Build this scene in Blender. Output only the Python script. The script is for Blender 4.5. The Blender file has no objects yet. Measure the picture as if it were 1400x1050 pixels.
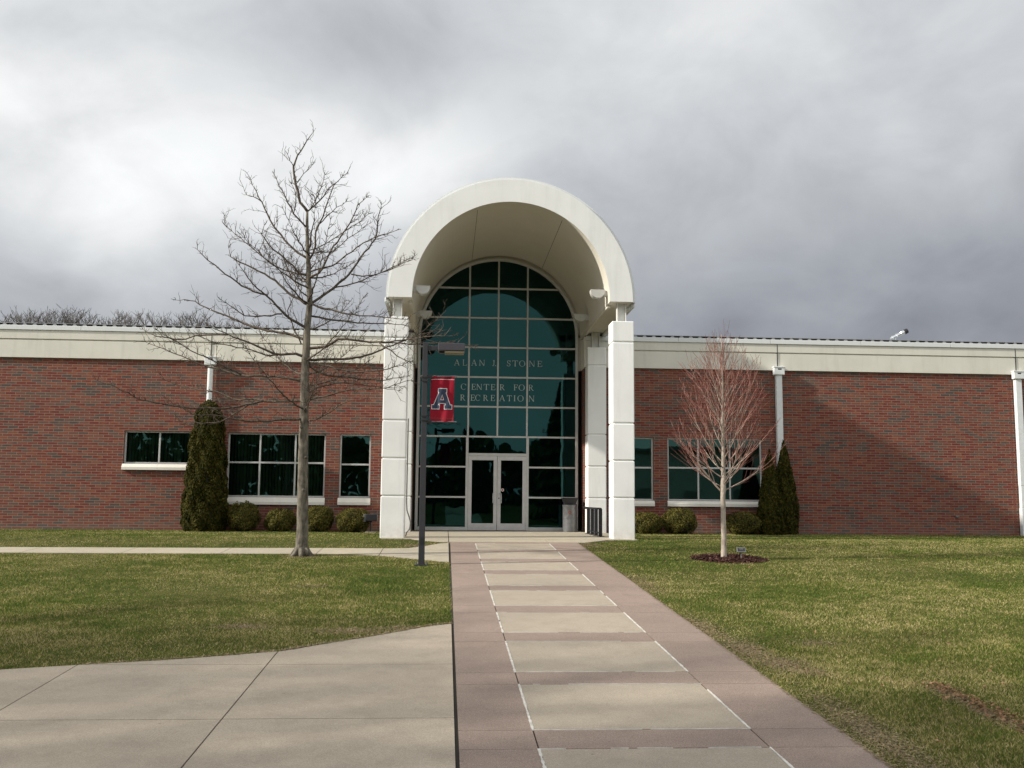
import bpy, bmesh, math, random
import numpy as np
from mathutils import Vector, Matrix
from math import sin, cos, pi, radians, sqrt, atan2

S = bpy.context.scene
COL = S.collection
random.seed(7)
NP = np.random.default_rng(11)

# ------------------------------------------------------------------ camera
FPX, YAW, PITCH, ROLL = 1362.7, radians(3.737), radians(6.618), radians(0.506)
fw = Vector((sin(YAW)*cos(PITCH), cos(YAW)*cos(PITCH), sin(PITCH)))
rt = Vector((cos(YAW), -sin(YAW), 0)); up = rt.cross(fw)
rt2 = rt*cos(ROLL)+up*sin(ROLL); up2 = up*cos(ROLL)-rt*sin(ROLL)
cam = bpy.data.cameras.new('camera'); camo = bpy.data.objects.new('camera', cam); COL.objects.link(camo)
mw = Matrix((rt2, up2, -fw)).transposed().to_4x4(); mw.translation = Vector((0, 0, 1.03))
camo.matrix_world = mw
cam.sensor_width = 36; cam.sensor_fit = 'HORIZONTAL'; cam.lens = FPX/1400*36
cam.clip_start = 0.1; cam.clip_end = 3000
S.camera = camo

# ------------------------------------------------------------------ light
SUN_EL, SUN_AZ = radians(29.3), radians(12.0)
sd = Vector((cos(SUN_AZ)*cos(SUN_EL), sin(SUN_AZ)*cos(SUN_EL), -sin(SUN_EL)))   # travel of the light
sl = bpy.data.lights.new('sun', 'SUN'); sl.energy = 5.0; sl.angle = radians(1.6); sl.color = (1, .94, .84)
so = bpy.data.objects.new('sun', sl); COL.objects.link(so); so.rotation_euler = sd.to_track_quat('-Z', 'Y').to_euler()
so.location = (-30, -10, 30)

W = bpy.data.worlds.new('World'); S.world = W; W.use_nodes = True
wt = W.node_tree; wt.nodes.clear()
def wn(t, **k):
    n = wt.nodes.new(t)
    for a, b in k.items(): setattr(n, a, b)
    return n
def wl(a, b): wt.links.new(a, b)
def wm(op, a, b=None, c=None):
    n = wn('ShaderNodeMath', operation=op)
    for i, v in enumerate((a, b, c)):
        if v is None: continue
        if isinstance(v, (int, float)): n.inputs[i].default_value = v
        else: wl(v, n.inputs[i])
    return n.outputs[0]
sky = wn('ShaderNodeTexSky', sky_type='NISHITA'); sky.sun_disc = False
sky.sun_elevation = SUN_EL; sky.sun_rotation = radians(258); sky.air_density = 1.2; sky.dust_density = 2
tc = wn('ShaderNodeTexCoord'); sp = wn('ShaderNodeSeparateXYZ'); wl(tc.outputs['Generated'], sp.inputs[0])
DX, DY, DZ = sp.outputs
az = wm('ARCTAN2', DX, DY)
hz = wm('SQRT', wm('ADD', wm('MULTIPLY', DX, DX), wm('MULTIPLY', DY, DY)))
el = wm('ARCTAN2', DZ, hz)
# cloud deck coordinates: direction projected on a high plane
zz = wm('ADD', wm('MAXIMUM', DZ, 0.0), 0.55)
cv = wn('ShaderNodeCombineXYZ'); wl(wm('DIVIDE', DX, zz), cv.inputs[0]); wl(wm('DIVIDE', DY, zz), cv.inputs[1]); cv.inputs[2].default_value = 3.7
def wnoise(scale, detail, rough, dist=0.0, off=0.0):
    mp = wn('ShaderNodeMapping'); mp.inputs['Location'].default_value = (off, off*.6, 0); wl(cv.outputs[0], mp.inputs[0])
    n = wn('ShaderNodeTexNoise'); n.inputs['Scale'].default_value = scale; n.inputs['Detail'].default_value = detail
    n.inputs['Roughness'].default_value = rough; n.inputs['Distortion'].default_value = dist
    wl(mp.outputs[0], n.inputs['Vector']); return n.outputs['Fac']
n1 = wnoise(2.3, 7, .52, .25); n2 = wnoise(6.5, 8, .56, .3, 4.0); n3 = wnoise(.6, 3, .5, 0, 9.0)
def blob(a0, e0, sa, se, amp):
    u = wm('DIVIDE', wm('SUBTRACT', az, a0), sa); v = wm('DIVIDE', wm('SUBTRACT', el, e0), se)
    r = wm('ADD', wm('MULTIPLY', u, u), wm('MULTIPLY', v, v))
    return wm('MULTIPLY', wm('EXPONENT', wm('MULTIPLY', r, -1.0)), amp)
mr = wn('ShaderNodeMapRange', interpolation_type='SMOOTHSTEP'); wl(el, mr.inputs[0])
mr.inputs[1].default_value = radians(6); mr.inputs[2].default_value = radians(27); mr.inputs[3].default_value = .30; mr.inputs[4].default_value = .56
b = mr.outputs[0]
for args in ((-.34, .285, .20, .09, .235), (-.06, .31, .18, .075, .25), (.30, .43, .28, .10, .07), (.47, .30, .06, .045, .09),
             (.30, .20, .25, .10, -.015), (-.05, .43, .14, .05, -.08), (-1.3, .55, .7, .45, .55)):
    b = wm('ADD', b, blob(*args))
bk = wn('ShaderNodeMapRange', interpolation_type='SMOOTHSTEP'); wl(DY, bk.inputs[0])
bk.inputs[1].default_value = .45; bk.inputs[2].default_value = -.5; bk.inputs[3].default_value = 0; bk.inputs[4].default_value = .42
b = wm('ADD', b, bk.outputs[0])
nz = wm('ADD', wm('MULTIPLY', wm('SUBTRACT', n1, .5), .85), wm('ADD', wm('MULTIPLY', wm('SUBTRACT', n2, .5), .62), wm('MULTIPLY', wm('SUBTRACT', n3, .5), .5)))
b = wm('MULTIPLY', b, wm('ADD', 1.0, nz))
b = wm('MAXIMUM', b, .12)
tint = wn('ShaderNodeValToRGB'); wl(b, tint.inputs[0])
tint.color_ramp.elements[0].position = .2; tint.color_ramp.elements[0].color = (.93, .97, 1.13, 1)
tint.color_ramp.elements[1].position = .75; tint.color_ramp.elements[1].color = (.985, 1.0, 1.005, 1)
e = tint.color_ramp.elements.new(.42); e.color = (.935, .975, 1.035, 1)
cm = wn('ShaderNodeVectorMath', operation='SCALE'); wl(tint.outputs[0], cm.inputs[0]); wl(b, cm.inputs['Scale'])
sks = wn('ShaderNodeVectorMath', operation='SCALE'); wl(sky.outputs[0], sks.inputs[0]); sks.inputs['Scale'].default_value = .10
gap = wn('ShaderNodeMapRange'); wl(n2, gap.inputs[0]); gap.inputs[1].default_value = .60; gap.inputs[2].default_value = .85; gap.inputs[3].default_value = .03; gap.inputs[4].default_value = .25
mx = wn('ShaderNodeMix', data_type='RGBA'); wl(gap.outputs[0], mx.inputs[0]); wl(cm.outputs[0], mx.inputs[6]); wl(sks.outputs[0], mx.inputs[7])
bg = wn('ShaderNodeBackground'); wl(mx.outputs[2], bg.inputs[0]); bg.inputs[1].default_value = 1.0
ow = wn('ShaderNodeOutputWorld'); wl(bg.outputs[0], ow.inputs[0])

S.view_settings.view_transform = 'Standard'; S.view_settings.look = 'None'; S.view_settings.gamma = 1
S.view_settings.exposure = 0.22
S.view_settings.use_curve_mapping = False

# ------------------------------------------------------------------ materials
class Mat:
    """small node-building helper"""
    def __init__(s, name, rough=.8, spec=.3, metallic=0.0):
        s.m = bpy.data.materials.new(name); s.m.use_nodes = True; s.t = s.m.node_tree
        s.p = s.t.nodes['Principled BSDF']; s.p.inputs['Roughness'].default_value = rough
        s.p.inputs['Specular IOR Level'].default_value = spec; s.p.inputs['Metallic'].default_value = metallic
        s.out = s.t.nodes['Material Output']
    def n(s, t, **k):
        n = s.t.nodes.new(t)
        for a, b in k.items(): setattr(n, a, b)
        return n
    def l(s, a, b): s.t.links.new(a, b)
    def setin(s, sock, v):
        if isinstance(v, (int, float)): sock.default_value = v
        elif isinstance(v, tuple): sock.default_value = v if len(v) == 4 or sock.type == 'VECTOR' else v+(1,)
        else: s.l(v, sock)
    def math(s, op, a, b=None, clamp=False):
        n = s.n('ShaderNodeMath', operation=op, use_clamp=clamp); s.setin(n.inputs[0], a)
        if b is not None: s.setin(n.inputs[1], b)
        return n.outputs[0]
    def pos(s):
        return s.n('ShaderNodeNewGeometry').outputs['Position']
    def vec(s, sc=(1, 1, 1), obj=False, off=(0, 0, 0)):
        mp = s.n('ShaderNodeMapping'); mp.inputs['Scale'].default_value = sc; mp.inputs['Location'].default_value = off
        s.l(s.n('ShaderNodeTexCoord').outputs['Object'] if obj else s.pos(), mp.inputs[0]); return mp.outputs[0]
    def noise(s, scale, detail=4, rough=.55, v=None, dist=0):
        n = s.n('ShaderNodeTexNoise'); n.inputs['Scale'].default_value = scale; n.inputs['Detail'].default_value = detail
        n.inputs['Roughness'].default_value = rough; n.inputs['Distortion'].default_value = dist
        s.l(v if v is not None else s.pos(), n.inputs['Vector']); return n.outputs['Fac']
    def ramp(s, f, *stops, interp='LINEAR'):
        r = s.n('ShaderNodeValToRGB'); s.l(f, r.inputs[0]); cr = r.color_ramp; cr.interpolation = interp
        while len(cr.elements) < len(stops): cr.elements.new(.5)
        for e, (p, c) in zip(cr.elements, stops): e.position = p; e.color = tuple(c)+(1,) if len(c) == 3 else c
        return r.outputs[0]
    def rng(s, f, a, b, c, d, smooth=False):
        r = s.n('ShaderNodeMapRange'); s.l(f, r.inputs[0])
        if smooth: r.interpolation_type = 'SMOOTHSTEP'
        for i, v in enumerate((a, b, c, d)): r.inputs[i+1].default_value = v
        return r.outputs[0]
    def mix(s, f, a, b, mode='MIX'):
        m = s.n('ShaderNodeMix', data_type='RGBA', blend_type=mode); s.setin(m.inputs[0], f); s.setin(m.inputs[6], a); s.setin(m.inputs[7], b)
        return m.outputs[2]
    def base(s, c): s.setin(s.p.inputs['Base Color'], c); return s
    def bump(s, h, strength=.3, dist=.01):
        b = s.n('ShaderNodeBump'); b.inputs['Strength'].default_value = strength; b.inputs['Distance'].default_value = dist
        s.l(h, b.inputs['Height']); s.l(b.outputs[0], s.p.inputs['Normal']); return s

def island(m): return m.n('ShaderNodeNewGeometry').outputs['Random Per Island']

def stucco(name, c, stain=.12, streak=True, bump=.15, foot=0):
    m = Mat(name, .85, .25)
    n = m.noise(1.1, 6, .6); f = m.noise(60, 3, .6)
    col = m.mix(m.rng(n, .35, .72, 0, stain*2.2), c, tuple(x*.72 for x in c))
    if streak:
        st = m.noise(5.0, 5, .6, m.vec((1, 1, .10))); col = m.mix(m.rng(st, .52, .74, 0, stain*2), col, tuple(x*.62 for x in c))
    col = m.mix(m.rng(f, .35, .65, 0, .1), col, tuple(x*.8 for x in c))
    if foot:
        sz = m.n('ShaderNodeSeparateXYZ'); m.l(m.pos(), sz.inputs[0]); low = m.rng(sz.outputs[2], 0, .55, foot, 0, True)
        col = m.mix(m.math('MULTIPLY', low, m.rng(m.noise(4, 5, .7), .3, .7, .2, 1)), col, (.36, .33, .27))
    return m.base(col).bump(f, bump, .006).m

M = {}
M['white'] = stucco('white_stucco', (.84, .845, .83), .15, foot=.5)
M['vault_face'] = stucco('vault_plaster', (.80, .805, .785), .12)
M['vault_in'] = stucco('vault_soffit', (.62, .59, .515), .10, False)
M['cream'] = stucco('cream_fascia', (.665, .645, .57), .15)
M['coping'] = stucco('coping_metal', (.66, .68, .68), .05)
M['sill'] = stucco('limestone_sill', (.72, .69, .62), .12)

def brick_mat():
    m = Mat('brick', .85, .25)
    g = m.n('ShaderNodeNewGeometry'); sp_ = m.n('ShaderNodeSeparateXYZ'); m.l(g.outputs['Position'], sp_.inputs[0])
    sn = m.n('ShaderNodeSeparateXYZ'); m.l(g.outputs['True Normal'], sn.inputs[0])
    ax = m.math('ABSOLUTE', sn.outputs[0]); ay = m.math('ABSOLUTE', sn.outputs[1]); azn = m.math('ABSOLUTE', sn.outputs[2])
    u = m.math('ADD', m.math('MULTIPLY', sp_.outputs[0], m.math('MAXIMUM', ay, azn)), m.math('MULTIPLY', sp_.outputs[1], ax))
    cv_ = m.n('ShaderNodeCombineXYZ'); m.l(u, cv_.inputs[0]); m.l(sp_.outputs[2], cv_.inputs[1])
    b = m.n('ShaderNodeTexBrick'); m.l(cv_.outputs[0], b.inputs['Vector'])
    b.inputs['Color1'].default_value = (0, 0, 0, 1); b.inputs['Color2'].default_value = (1, 1, 1, 1); b.inputs['Mortar'].default_value = (.5, .5, .5, 1)
    b.inputs['Scale'].default_value = 1; b.inputs['Mortar Size'].default_value = .0066; b.inputs['Mortar Smooth'].default_value = .15
    b.inputs['Bias'].default_value = 0; b.inputs['Brick Width'].default_value = .3048; b.inputs['Row Height'].default_value = .0813
    b.offset = .5
    bw = m.n('ShaderNodeSeparateColor'); m.l(b.outputs['Color'], bw.inputs[0])
    r = bw.outputs[0]
    patch = m.noise(1.0, 4, .6, m.vec((.55, .55, 1.5)))
    patch2 = m.noise(2.6, 3, .6, m.vec((.5, .5, 2.2), off=(7, 3, 1)))
    f = m.math('ADD', m.math('MULTIPLY', r, .78), m.math('ADD', m.math('MULTIPLY', m.math('SUBTRACT', patch, .445), 1.35), m.math('MULTIPLY', m.math('SUBTRACT', patch2, .42), .9)), True)
    col = m.ramp(f, (0.0, (.080, .056, .048)), (.15, (.115, .080, .066)), (.28, (.165, .064, .042)), (.44, (.175, .045, .031)),
                 (.58, (.140, .030, .023)), (.72, (.230, .074, .040)), (.86, (.130, .074, .060)), (1.0, (.078, .060, .054)))
    gp = m.noise(1.0, 5, .65, m.vec((.35, .35, .9), off=(3, 9, 2)))
    col = m.mix(m.rng(gp, .47, .66, 0, .32, True), col, m.mix(.55, col, (.125, .085, .072)))
    fine = m.noise(35, 3, .6); col = m.mix(m.rng(fine, .3, .7, 0, .3), col, m.mix(1.0, col, (.62, .62, .62), 'MULTIPLY'))
    mort = m.mix(m.noise(3, 3), (.19, .135, .105), (.27, .205, .16))
    col = m.mix(b.outputs['Fac'], col, mort)
    # weathering near the foot and below the sills
    low = m.rng(sp_.outputs[2], 0.0, .5, .35, 0, True); wn_ = m.noise(1.6, 4)
    col = m.mix(m.math('MULTIPLY', low, wn_), col, (.20, .17, .14))
    m.base(col); m.bump(m.math('SUBTRACT', 1.0, b.outputs['Fac']), .5, .006); return m.m
M['brick'] = brick_mat()

def metal(name, c, rough=.4, met=.7, var=.12):
    m = Mat(name, rough, .4, met); n = m.noise(8, 4); col = m.mix(m.rng(n, .3, .7, 0, 1), c, tuple(x*(1-var) for x in c)); m.base(col)
    m.l(m.rng(m.noise(20, 3), .3, .7, rough*.85, min(1, rough*1.2)), m.p.inputs['Roughness']); return m.m
M['alu'] = metal('frame_aluminium', (.50, .50, .485), .5, .15)
M['doorframe'] = metal('door_aluminium', (.52, .51, .51), .42, .4)
M['pipe'] = metal('painted_pipe', (.70, .72, .72), .5, 0)
M['steelwhite'] = metal('painted_steel', (.66, .66, .63), .5, 0)
M['roof'] = metal('roof_metal', (.34, .35, .36), .5, .3)
M['dark'] = metal('dark_gap', (.02, .02, .022), .8, 0)
M['black'] = metal('black_paint', (.018, .018, .022), .42, 0)
M['pole'] = metal('bronze_paint', (.030, .029, .034), .5, .0)
M['lamphead'] = metal('lamp_housing', (.055, .052, .062), .5, .1)
M['lens'] = metal('lamp_lens', (.33, .28, .18), .3, 0)
M['chrome'] = metal('brushed_steel', (.60, .60, .60), .3, 1)
M['galv'] = metal('galvanised_can', (.17, .173, .178), .45, .4, .35)
M['silver'] = metal('silver_tube', (.72, .74, .76), .28, .9)
M['fixture'] = metal('fixture_paint', (.52, .52, .49), .45, 0)
M['letter'] = metal('glass_lettering', (.46, .50, .47), .6, 0)
M['interior'] = stucco('interior_paint', (.30, .29, .27), .05, False)
M['carpet'] = stucco('interior_floor', (.14, .13, .12), .1, False)
M['blind'] = metal('blind_vinyl', (.46, .47, .40), .6, 0)
M['cablem'] = metal('cable_rubber', (.20, .19, .18), .6, 0)
M['plaque'] = metal('plaque_plate', (.03, .03, .035), .3, .2)
M['plaquef'] = metal('plaque_frame', (.22, .22, .21), .5, .3)
M['red'] = metal('sign_red', (.35, .03, .03), .5, 0)
M['emblem'] = metal('emblem_brown', (.16, .055, .035), .5, 0)

def glass_mat(name, tint=(.09, .17, .155), refl=(.15, .46, .46), ior=1.78, wave=.0035):
    m = Mat(name); m.t.nodes.remove(m.p)
    g = m.n('ShaderNodeBsdfGlossy'); g.inputs['Color'].default_value = refl+(1,); g.inputs['Roughness'].default_value = .012
    t = m.n('ShaderNodeBsdfTransparent'); t.inputs['Color'].default_value = tint+(1,)
    b = m.n('ShaderNodeBump'); b.inputs['Strength'].default_value = 1.0; b.inputs['Distance'].default_value = wave
    m.l(m.noise(.9, 2, .5), b.inputs['Height']); m.l(b.outputs[0], g.inputs['Normal'])
    f = m.n('ShaderNodeFresnel'); f.inputs['IOR'].default_value = ior
    x = m.n('ShaderNodeMixShader'); m.l(f.outputs[0], x.inputs[0]); m.l(t.outputs[0], x.inputs[1]); m.l(g.outputs[0], x.inputs[2]); m.l(x.outputs[0], m.out.inputs[0])
    return m.m
M['glass'] = glass_mat('teal_glass')
M['glass_win'] = glass_mat('window_glass', (.25, .36, .31), (.26, .62, .54), 1.88, .0025)

def concrete(name, c, c2, speck=.25, damp=.35):
    m = Mat(name, .88, .25)
    big = m.noise(.55, 5, .65, m.vec((1, .55, 1))); mid = m.noise(3.5, 6, .68); fine = m.noise(70, 4, .75); grit = m.noise(190, 2, .7)
    isl = island(m)
    col = m.mix(m.rng(big, .36, .64, 0, 1), c, c2)
    col = m.mix(m.rng(mid, .46, .66, 0, damp*1.5), col, tuple(x*.66 for x in c))
    col = m.mix(m.rng(m.noise(1.3, 6, .7, m.vec(off=(5, 2, 0))), .52, .70, 0, .45), col, tuple(x*.60 for x in c2))
    col = m.mix(m.rng(isl, 0, 1, 0, .34), col, tuple(x*.66 for x in c2))
    col = m.mix(m.rng(fine, .42, .60, 0, speck*2.2), col, tuple(x*.50 for x in c))
    col = m.mix(m.rng(grit, .52, .63, 0, speck*1.9), col, tuple(min(1, x*1.5) for x in c))
    spot = m.n('ShaderNodeTexVoronoi'); spot.inputs['Scale'].default_value = 2.3; m.l(m.pos(), spot.inputs['Vector'])
    col = m.mix(m.rng(spot.outputs['Distance'], .02, .045, .55, 0), col, tuple(x*.3 for x in c))
    return m.base(col).bump(fine, .25, .004).m
M['conc'] = concrete('grey_concrete', (.45, .382, .298), (.385, .328, .262))
M['panel'] = concrete('tan_concrete', (.40, .342, .268), (.345, .30, .24))
M['pink'] = concrete('dyed_concrete', (.31, .238, .197), (.255, .197, .165), .35)
M['sidewalk'] = concrete('sidewalk_concrete', (.43, .38, .29), (.38, .34, .27))
M['joint'] = concrete('joint_dirt', (.045, .038, .03), (.03, .026, .02))
M['caulk'] = metal('white_caulk', (.66, .64, .58), .7, 0, .4)

def lawn_mat():
    m = Mat('lawn_soil', .95, .1)
    a = m.noise(.35, 5, .6); b = m.noise(2.6, 6, .65); c = m.noise(24, 4, .7)
    col = m.ramp(m.math('ADD', m.math('MULTIPLY', a, .5), m.math('MULTIPLY', b, .5)), (.3, (.050, .062, .014)), (.46, (.075, .082, .020)), (.58, (.115, .105, .035)), (.72, (.175, .14, .065)))
    col = m.mix(m.rng(c, .3, .7, 0, .75), col, m.mix(1.0, col, (.38, .38, .34), 'MULTIPLY'))
    return m.base(col).bump(c, .6, .03).m
M['lawn'] = lawn_mat()

def blade_mat():
    m = Mat('grass_blade', .75, .2)
    a = m.noise(.30, 5, .6); b = m.noise(1.9, 5, .7); r = island(m)
    f = m.math('ADD', m.math('ADD', m.math('MULTIPLY', m.math('SUBTRACT', a, .5), 1.15), m.math('MULTIPLY', m.math('SUBTRACT', b, .5), 1.0)), m.math('ADD', .505, m.math('MULTIPLY', m.math('SUBTRACT', r, .5), .62)))
    col = m.ramp(f, (.22, (.052, .098, .012)), (.40, (.098, .142, .020)), (.52, (.165, .185, .036)), (.64, (.265, .245, .075)), (.82, (.46, .38, .19)))
    m.base(col)
    tr = m.n('ShaderNodeBsdfTranslucent'); m.l(col, tr.inputs[0])
    x = m.n('ShaderNodeMixShader'); x.inputs[0].default_value = .25; m.l(m.p.outputs[0], x.inputs[1]); m.l(tr.outputs[0], x.inputs[2]); m.l(x.outputs[0], m.out.inputs[0])
    return m.m
M['blade'] = blade_mat()

def leaf_mat(name, stops, trans=.2):
    m = Mat(name, .75, .12); r = island(m); n = m.noise(3.0, 3)
    col = m.ramp(m.math('ADD', m.math('MULTIPLY', r, .7), m.math('MULTIPLY', n, .3)), *stops); m.base(col)
    tr = m.n('ShaderNodeBsdfTranslucent'); m.l(col, tr.inputs[0])
    x = m.n('ShaderNodeMixShader'); x.inputs[0].default_value = trans; m.l(m.p.outputs[0], x.inputs[1]); m.l(tr.outputs[0], x.inputs[2]); m.l(x.outputs[0], m.out.inputs[0])
    return m.m
M['thuja'] = leaf_mat('arborvitae_leaf', ((.1, (.014, .019, .003)), (.45, (.034, .036, .005)), (.75, (.078, .068, .010)), (.95, (.12, .082, .022))))
M['box'] = leaf_mat('boxwood_leaf', ((.1, (.035, .042, .010)), (.5, (.085, .082, .017)), (.8, (.16, .13, .03)), (.97, (.25, .14, .045))))
M['pine'] = leaf_mat('conifer_leaf', ((.1, (.024, .042, .018)), (.6, (.05, .08, .03)), (.95, (.09, .11, .042))))
M['core'] = metal('inner_shade', (.018, .015, .008), .9, 0)  # near-black colour stands for the shade deep inside the foliage
def bark(name, c, c2, sc=14):
    m = Mat(name, .9, .15); n = m.noise(sc, 5, .65, m.vec((1, 1, .35))); l = m.noise(5, 4)
    col = m.mix(m.rng(n, .35, .65, 0, 1), c, c2); col = m.mix(m.rng(l, .5, .7, 0, .5), col, tuple(min(1, x*1.35) for x in c))
    return m.base(col).bump(n, .5, .01).m
M['bark'] = bark('grey_bark', (.185, .165, .13), (.06, .052, .042))
M['limb'] = bark('limb_bark', (.125, .10, .078), (.052, .042, .034), 25)
M['pale'] = bark('pale_bark', (.40, .345, .29), (.22, .185, .15), 22)
M['redtwig'] = bark('red_twig', (.22, .085, .07), (.15, .06, .05), 18)
M['midtwig'] = bark('pinkish_twig', (.33, .17, .14), (.24, .11, .09), 18)
M['palelimb'] = bark('pale_limb', (.33, .265, .22), (.22, .16, .13), 18)
M['farbark'] = bark('hazed_bark', (.15, .135, .13), (.095, .088, .085), 3)  # bark with distance haze mixed into the colour, paler and greyer
M['mulch'] = leaf_mat('mulch_chip', ((.05, (.030, .014, .012)), (.5, (.075, .032, .026)), (.8, (.13, .07, .055)), (.97, (.26, .17, .12))), 0)
M['deadleaf'] = leaf_mat('dead_leaf', ((.05, (.11, .06, .035)), (.5, (.22, .12, .065)), (.8, (.34, .21, .12)), (.97, (.42, .30, .20))), .1)
M['soil'] = leaf_mat('bare_soil', ((.05, (.14, .10, .055)), (.5, (.26, .20, .11)), (.8, (.36, .29, .17)), (.97, (.42, .35, .23))), 0)

def cloth_mat(name, c):
    m = Mat(name, .75, .2); n = m.noise(4, 4); col = m.mix(m.rng(n, .3, .7, 0, .35), c, tuple(x*.6 for x in c)); return m.base(col).m
M['banner'] = cloth_mat('red_vinyl', (.27, .007, .022))
M['navy'] = cloth_mat('navy_print', (.040, .055, .090))
M['outline'] = cloth_mat('white_print', (.75, .72, .72))

# ------------------------------------------------------------------ mesh helpers
def link(o, parent=None):
    COL.objects.link(o)
    if parent is not None: o.parent = parent
    return o
def tag(o, label=None, cat=None, group=None, kind=None):
    if label: o['label'] = label
    if cat: o['category'] = cat
    if group: o['group'] = group
    if kind: o['kind'] = kind
    return o
def empty(name, loc=(0, 0, 0)):
    o = bpy.data.objects.new(name, None); o.location = loc; o.empty_display_size = .3; link(o); bpy.context.view_layer.update() if False else None
    return o
class MB:
    """mesh collector, world coordinates"""
    def __init__(s): s.v = []; s.f = []; s.mi = []; s.cur = 0
    def quad(s, a, b, c, d): i = len(s.v); s.v += [a, b, c, d]; s.f.append((i, i+1, i+2, i+3)); s.mi.append(s.cur); return s
    def poly(s, pts): i = len(s.v); s.v += list(pts); s.f.append(tuple(range(i, i+len(pts)))); s.mi.append(s.cur); return s
    def box(s, x0, x1, y0, y1, z0, z1, bev=0):
        if bev > 0:
            bm = bmesh.new(); bmesh.ops.create_cube(bm, size=1)
            bmesh.ops.scale(bm, vec=(x1-x0, y1-y0, z1-z0), verts=bm.verts); bmesh.ops.translate(bm, vec=((x0+x1)/2, (y0+y1)/2, (z0+z1)/2), verts=bm.verts)
            bmesh.ops.bevel(bm, geom=bm.edges, offset=bev, segments=2, affect='EDGES', profile=.5)
            return s.addbm(bm)
        i = len(s.v)
        s.v += [(x0, y0, z0), (x1, y0, z0), (x1, y1, z0), (x0, y1, z0), (x0, y0, z1), (x1, y0, z1), (x1, y1, z1), (x0, y1, z1)]
        for q in ((0, 3, 2, 1), (4, 5, 6, 7), (0, 1, 5, 4), (1, 2, 6, 5), (2, 3, 7, 6), (3, 0, 4, 7)): s.f.append(tuple(i+k for k in q)); s.mi.append(s.cur)
        return s
    def addbm(s, bm):
        i = len(s.v); bm.verts.index_update()
        s.v += [tuple(v.co) for v in bm.verts]
        for f in bm.faces: s.f.append(tuple(i+v.index for v in f.verts)); s.mi.append(s.cur)
        bm.free(); return s
    def tube(s, pts, rad, n=6, cap=True):
        pts = [Vector(p) for p in pts]
        if isinstance(rad, (int, float)): rad = [rad]*len(pts)
        i0 = len(s.v); prev = None
        for k, p in enumerate(pts):
            d = (pts[min(k+1, len(pts)-1)]-pts[max(k-1, 0)])
            d = d.normalized() if d.length > 1e-9 else Vector((0, 0, 1))
            if prev is None:
                a = Vector((0, 0, 1)) if abs(d.z) < .9 else Vector((1, 0, 0)); u = d.cross(a).normalized()
            else:
                u = prev-d*prev.dot(d); u = u.normalized() if u.length > 1e-6 else d.orthogonal().normalized()
            prev = u; w = d.cross(u)
            for j in range(n):
                t = 2*pi*j/n; q = p+(u*cos(t)+w*sin(t))*rad[k]; s.v.append((q.x, q.y, q.z))
        for k in range(len(pts)-1):
            for j in range(n):
                a = i0+k*n+j; b_ = i0+k*n+(j+1) % n; s.f.append((a, b_, b_+n, a+n)); s.mi.append(s.cur)
        if cap:
            s.f.append(tuple(i0+j for j in reversed(range(n)))); s.mi.append(s.cur)
            e_ = i0+(len(pts)-1)*n; s.f.append(tuple(e_+j for j in range(n))); s.mi.append(s.cur)
        return s
    def lathe(s, cx, cy, prof, n=28):
        i0 = len(s.v)
        for r, z in prof:
            for j in range(n):
                t = 2*pi*j/n; s.v.append((cx+r*cos(t), cy+r*sin(t), z))
        for k in range(len(prof)-1):
            for j in range(n):
                a = i0+k*n+j; b_ = i0+k*n+(j+1) % n; s.f.append((a, b_, b_+n, a+n)); s.mi.append(s.cur)
        s.f.append(tuple(i0+j for j in reversed(range(n)))); s.mi.append(s.cur)
        e_ = i0+(len(prof)-1)*n; s.f.append(tuple(e_+j for j in range(n))); s.mi.append(s.cur)
        return s
    def build(s, name, mats, parent=None, smooth=False, off=None):
        me = bpy.data.meshes.new(name)
        v = np.array(s.v, dtype=np.float32)
        o = bpy.data.objects.new(name, me)
        if off is None and parent is not None: off = parent_world(parent)
        if off is not None: v = v-np.array(off, dtype=np.float32)
        me.from_pydata(v.tolist(), [], s.f); 
        mats = mats if isinstance(mats, (list, tuple)) else [mats]
        for m in mats: me.materials.append(m)
        if len(mats) > 1: me.polygons.foreach_set('material_index', s.mi)
        if smooth: me.polygons.foreach_set('use_smooth', [True]*len(me.polygons))
        me.update()
        if parent is None and off is not None: o.location = off
        return link(o, parent)
def parent_world(o):
    v = Vector((0, 0, 0))
    while o is not None: v = v+o.location; o = o.parent
    return v
def add_bevel(o, w=.012, seg=2):
    b = o.modifiers.new('bevel', 'BEVEL'); b.width = w; b.segments = seg; b.limit_method = 'ANGLE'; return o

def zg(y):
    """ground height"""
    if y > 26.2: return 0.0
    if y > 0: return -.05*(26.2-y)
    return -1.31+.022*min(-y, 90)

# ------------------------------------------------------------------ main dimensions
DF = 31.82        # brick facade plane
YG = 32.62        # entrance glass plane
YP = 26.5         # front face of the portico
CXV, CZV = 1.70, 6.45   # vault axis
RO, RI = 3.32, 2.69

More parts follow.
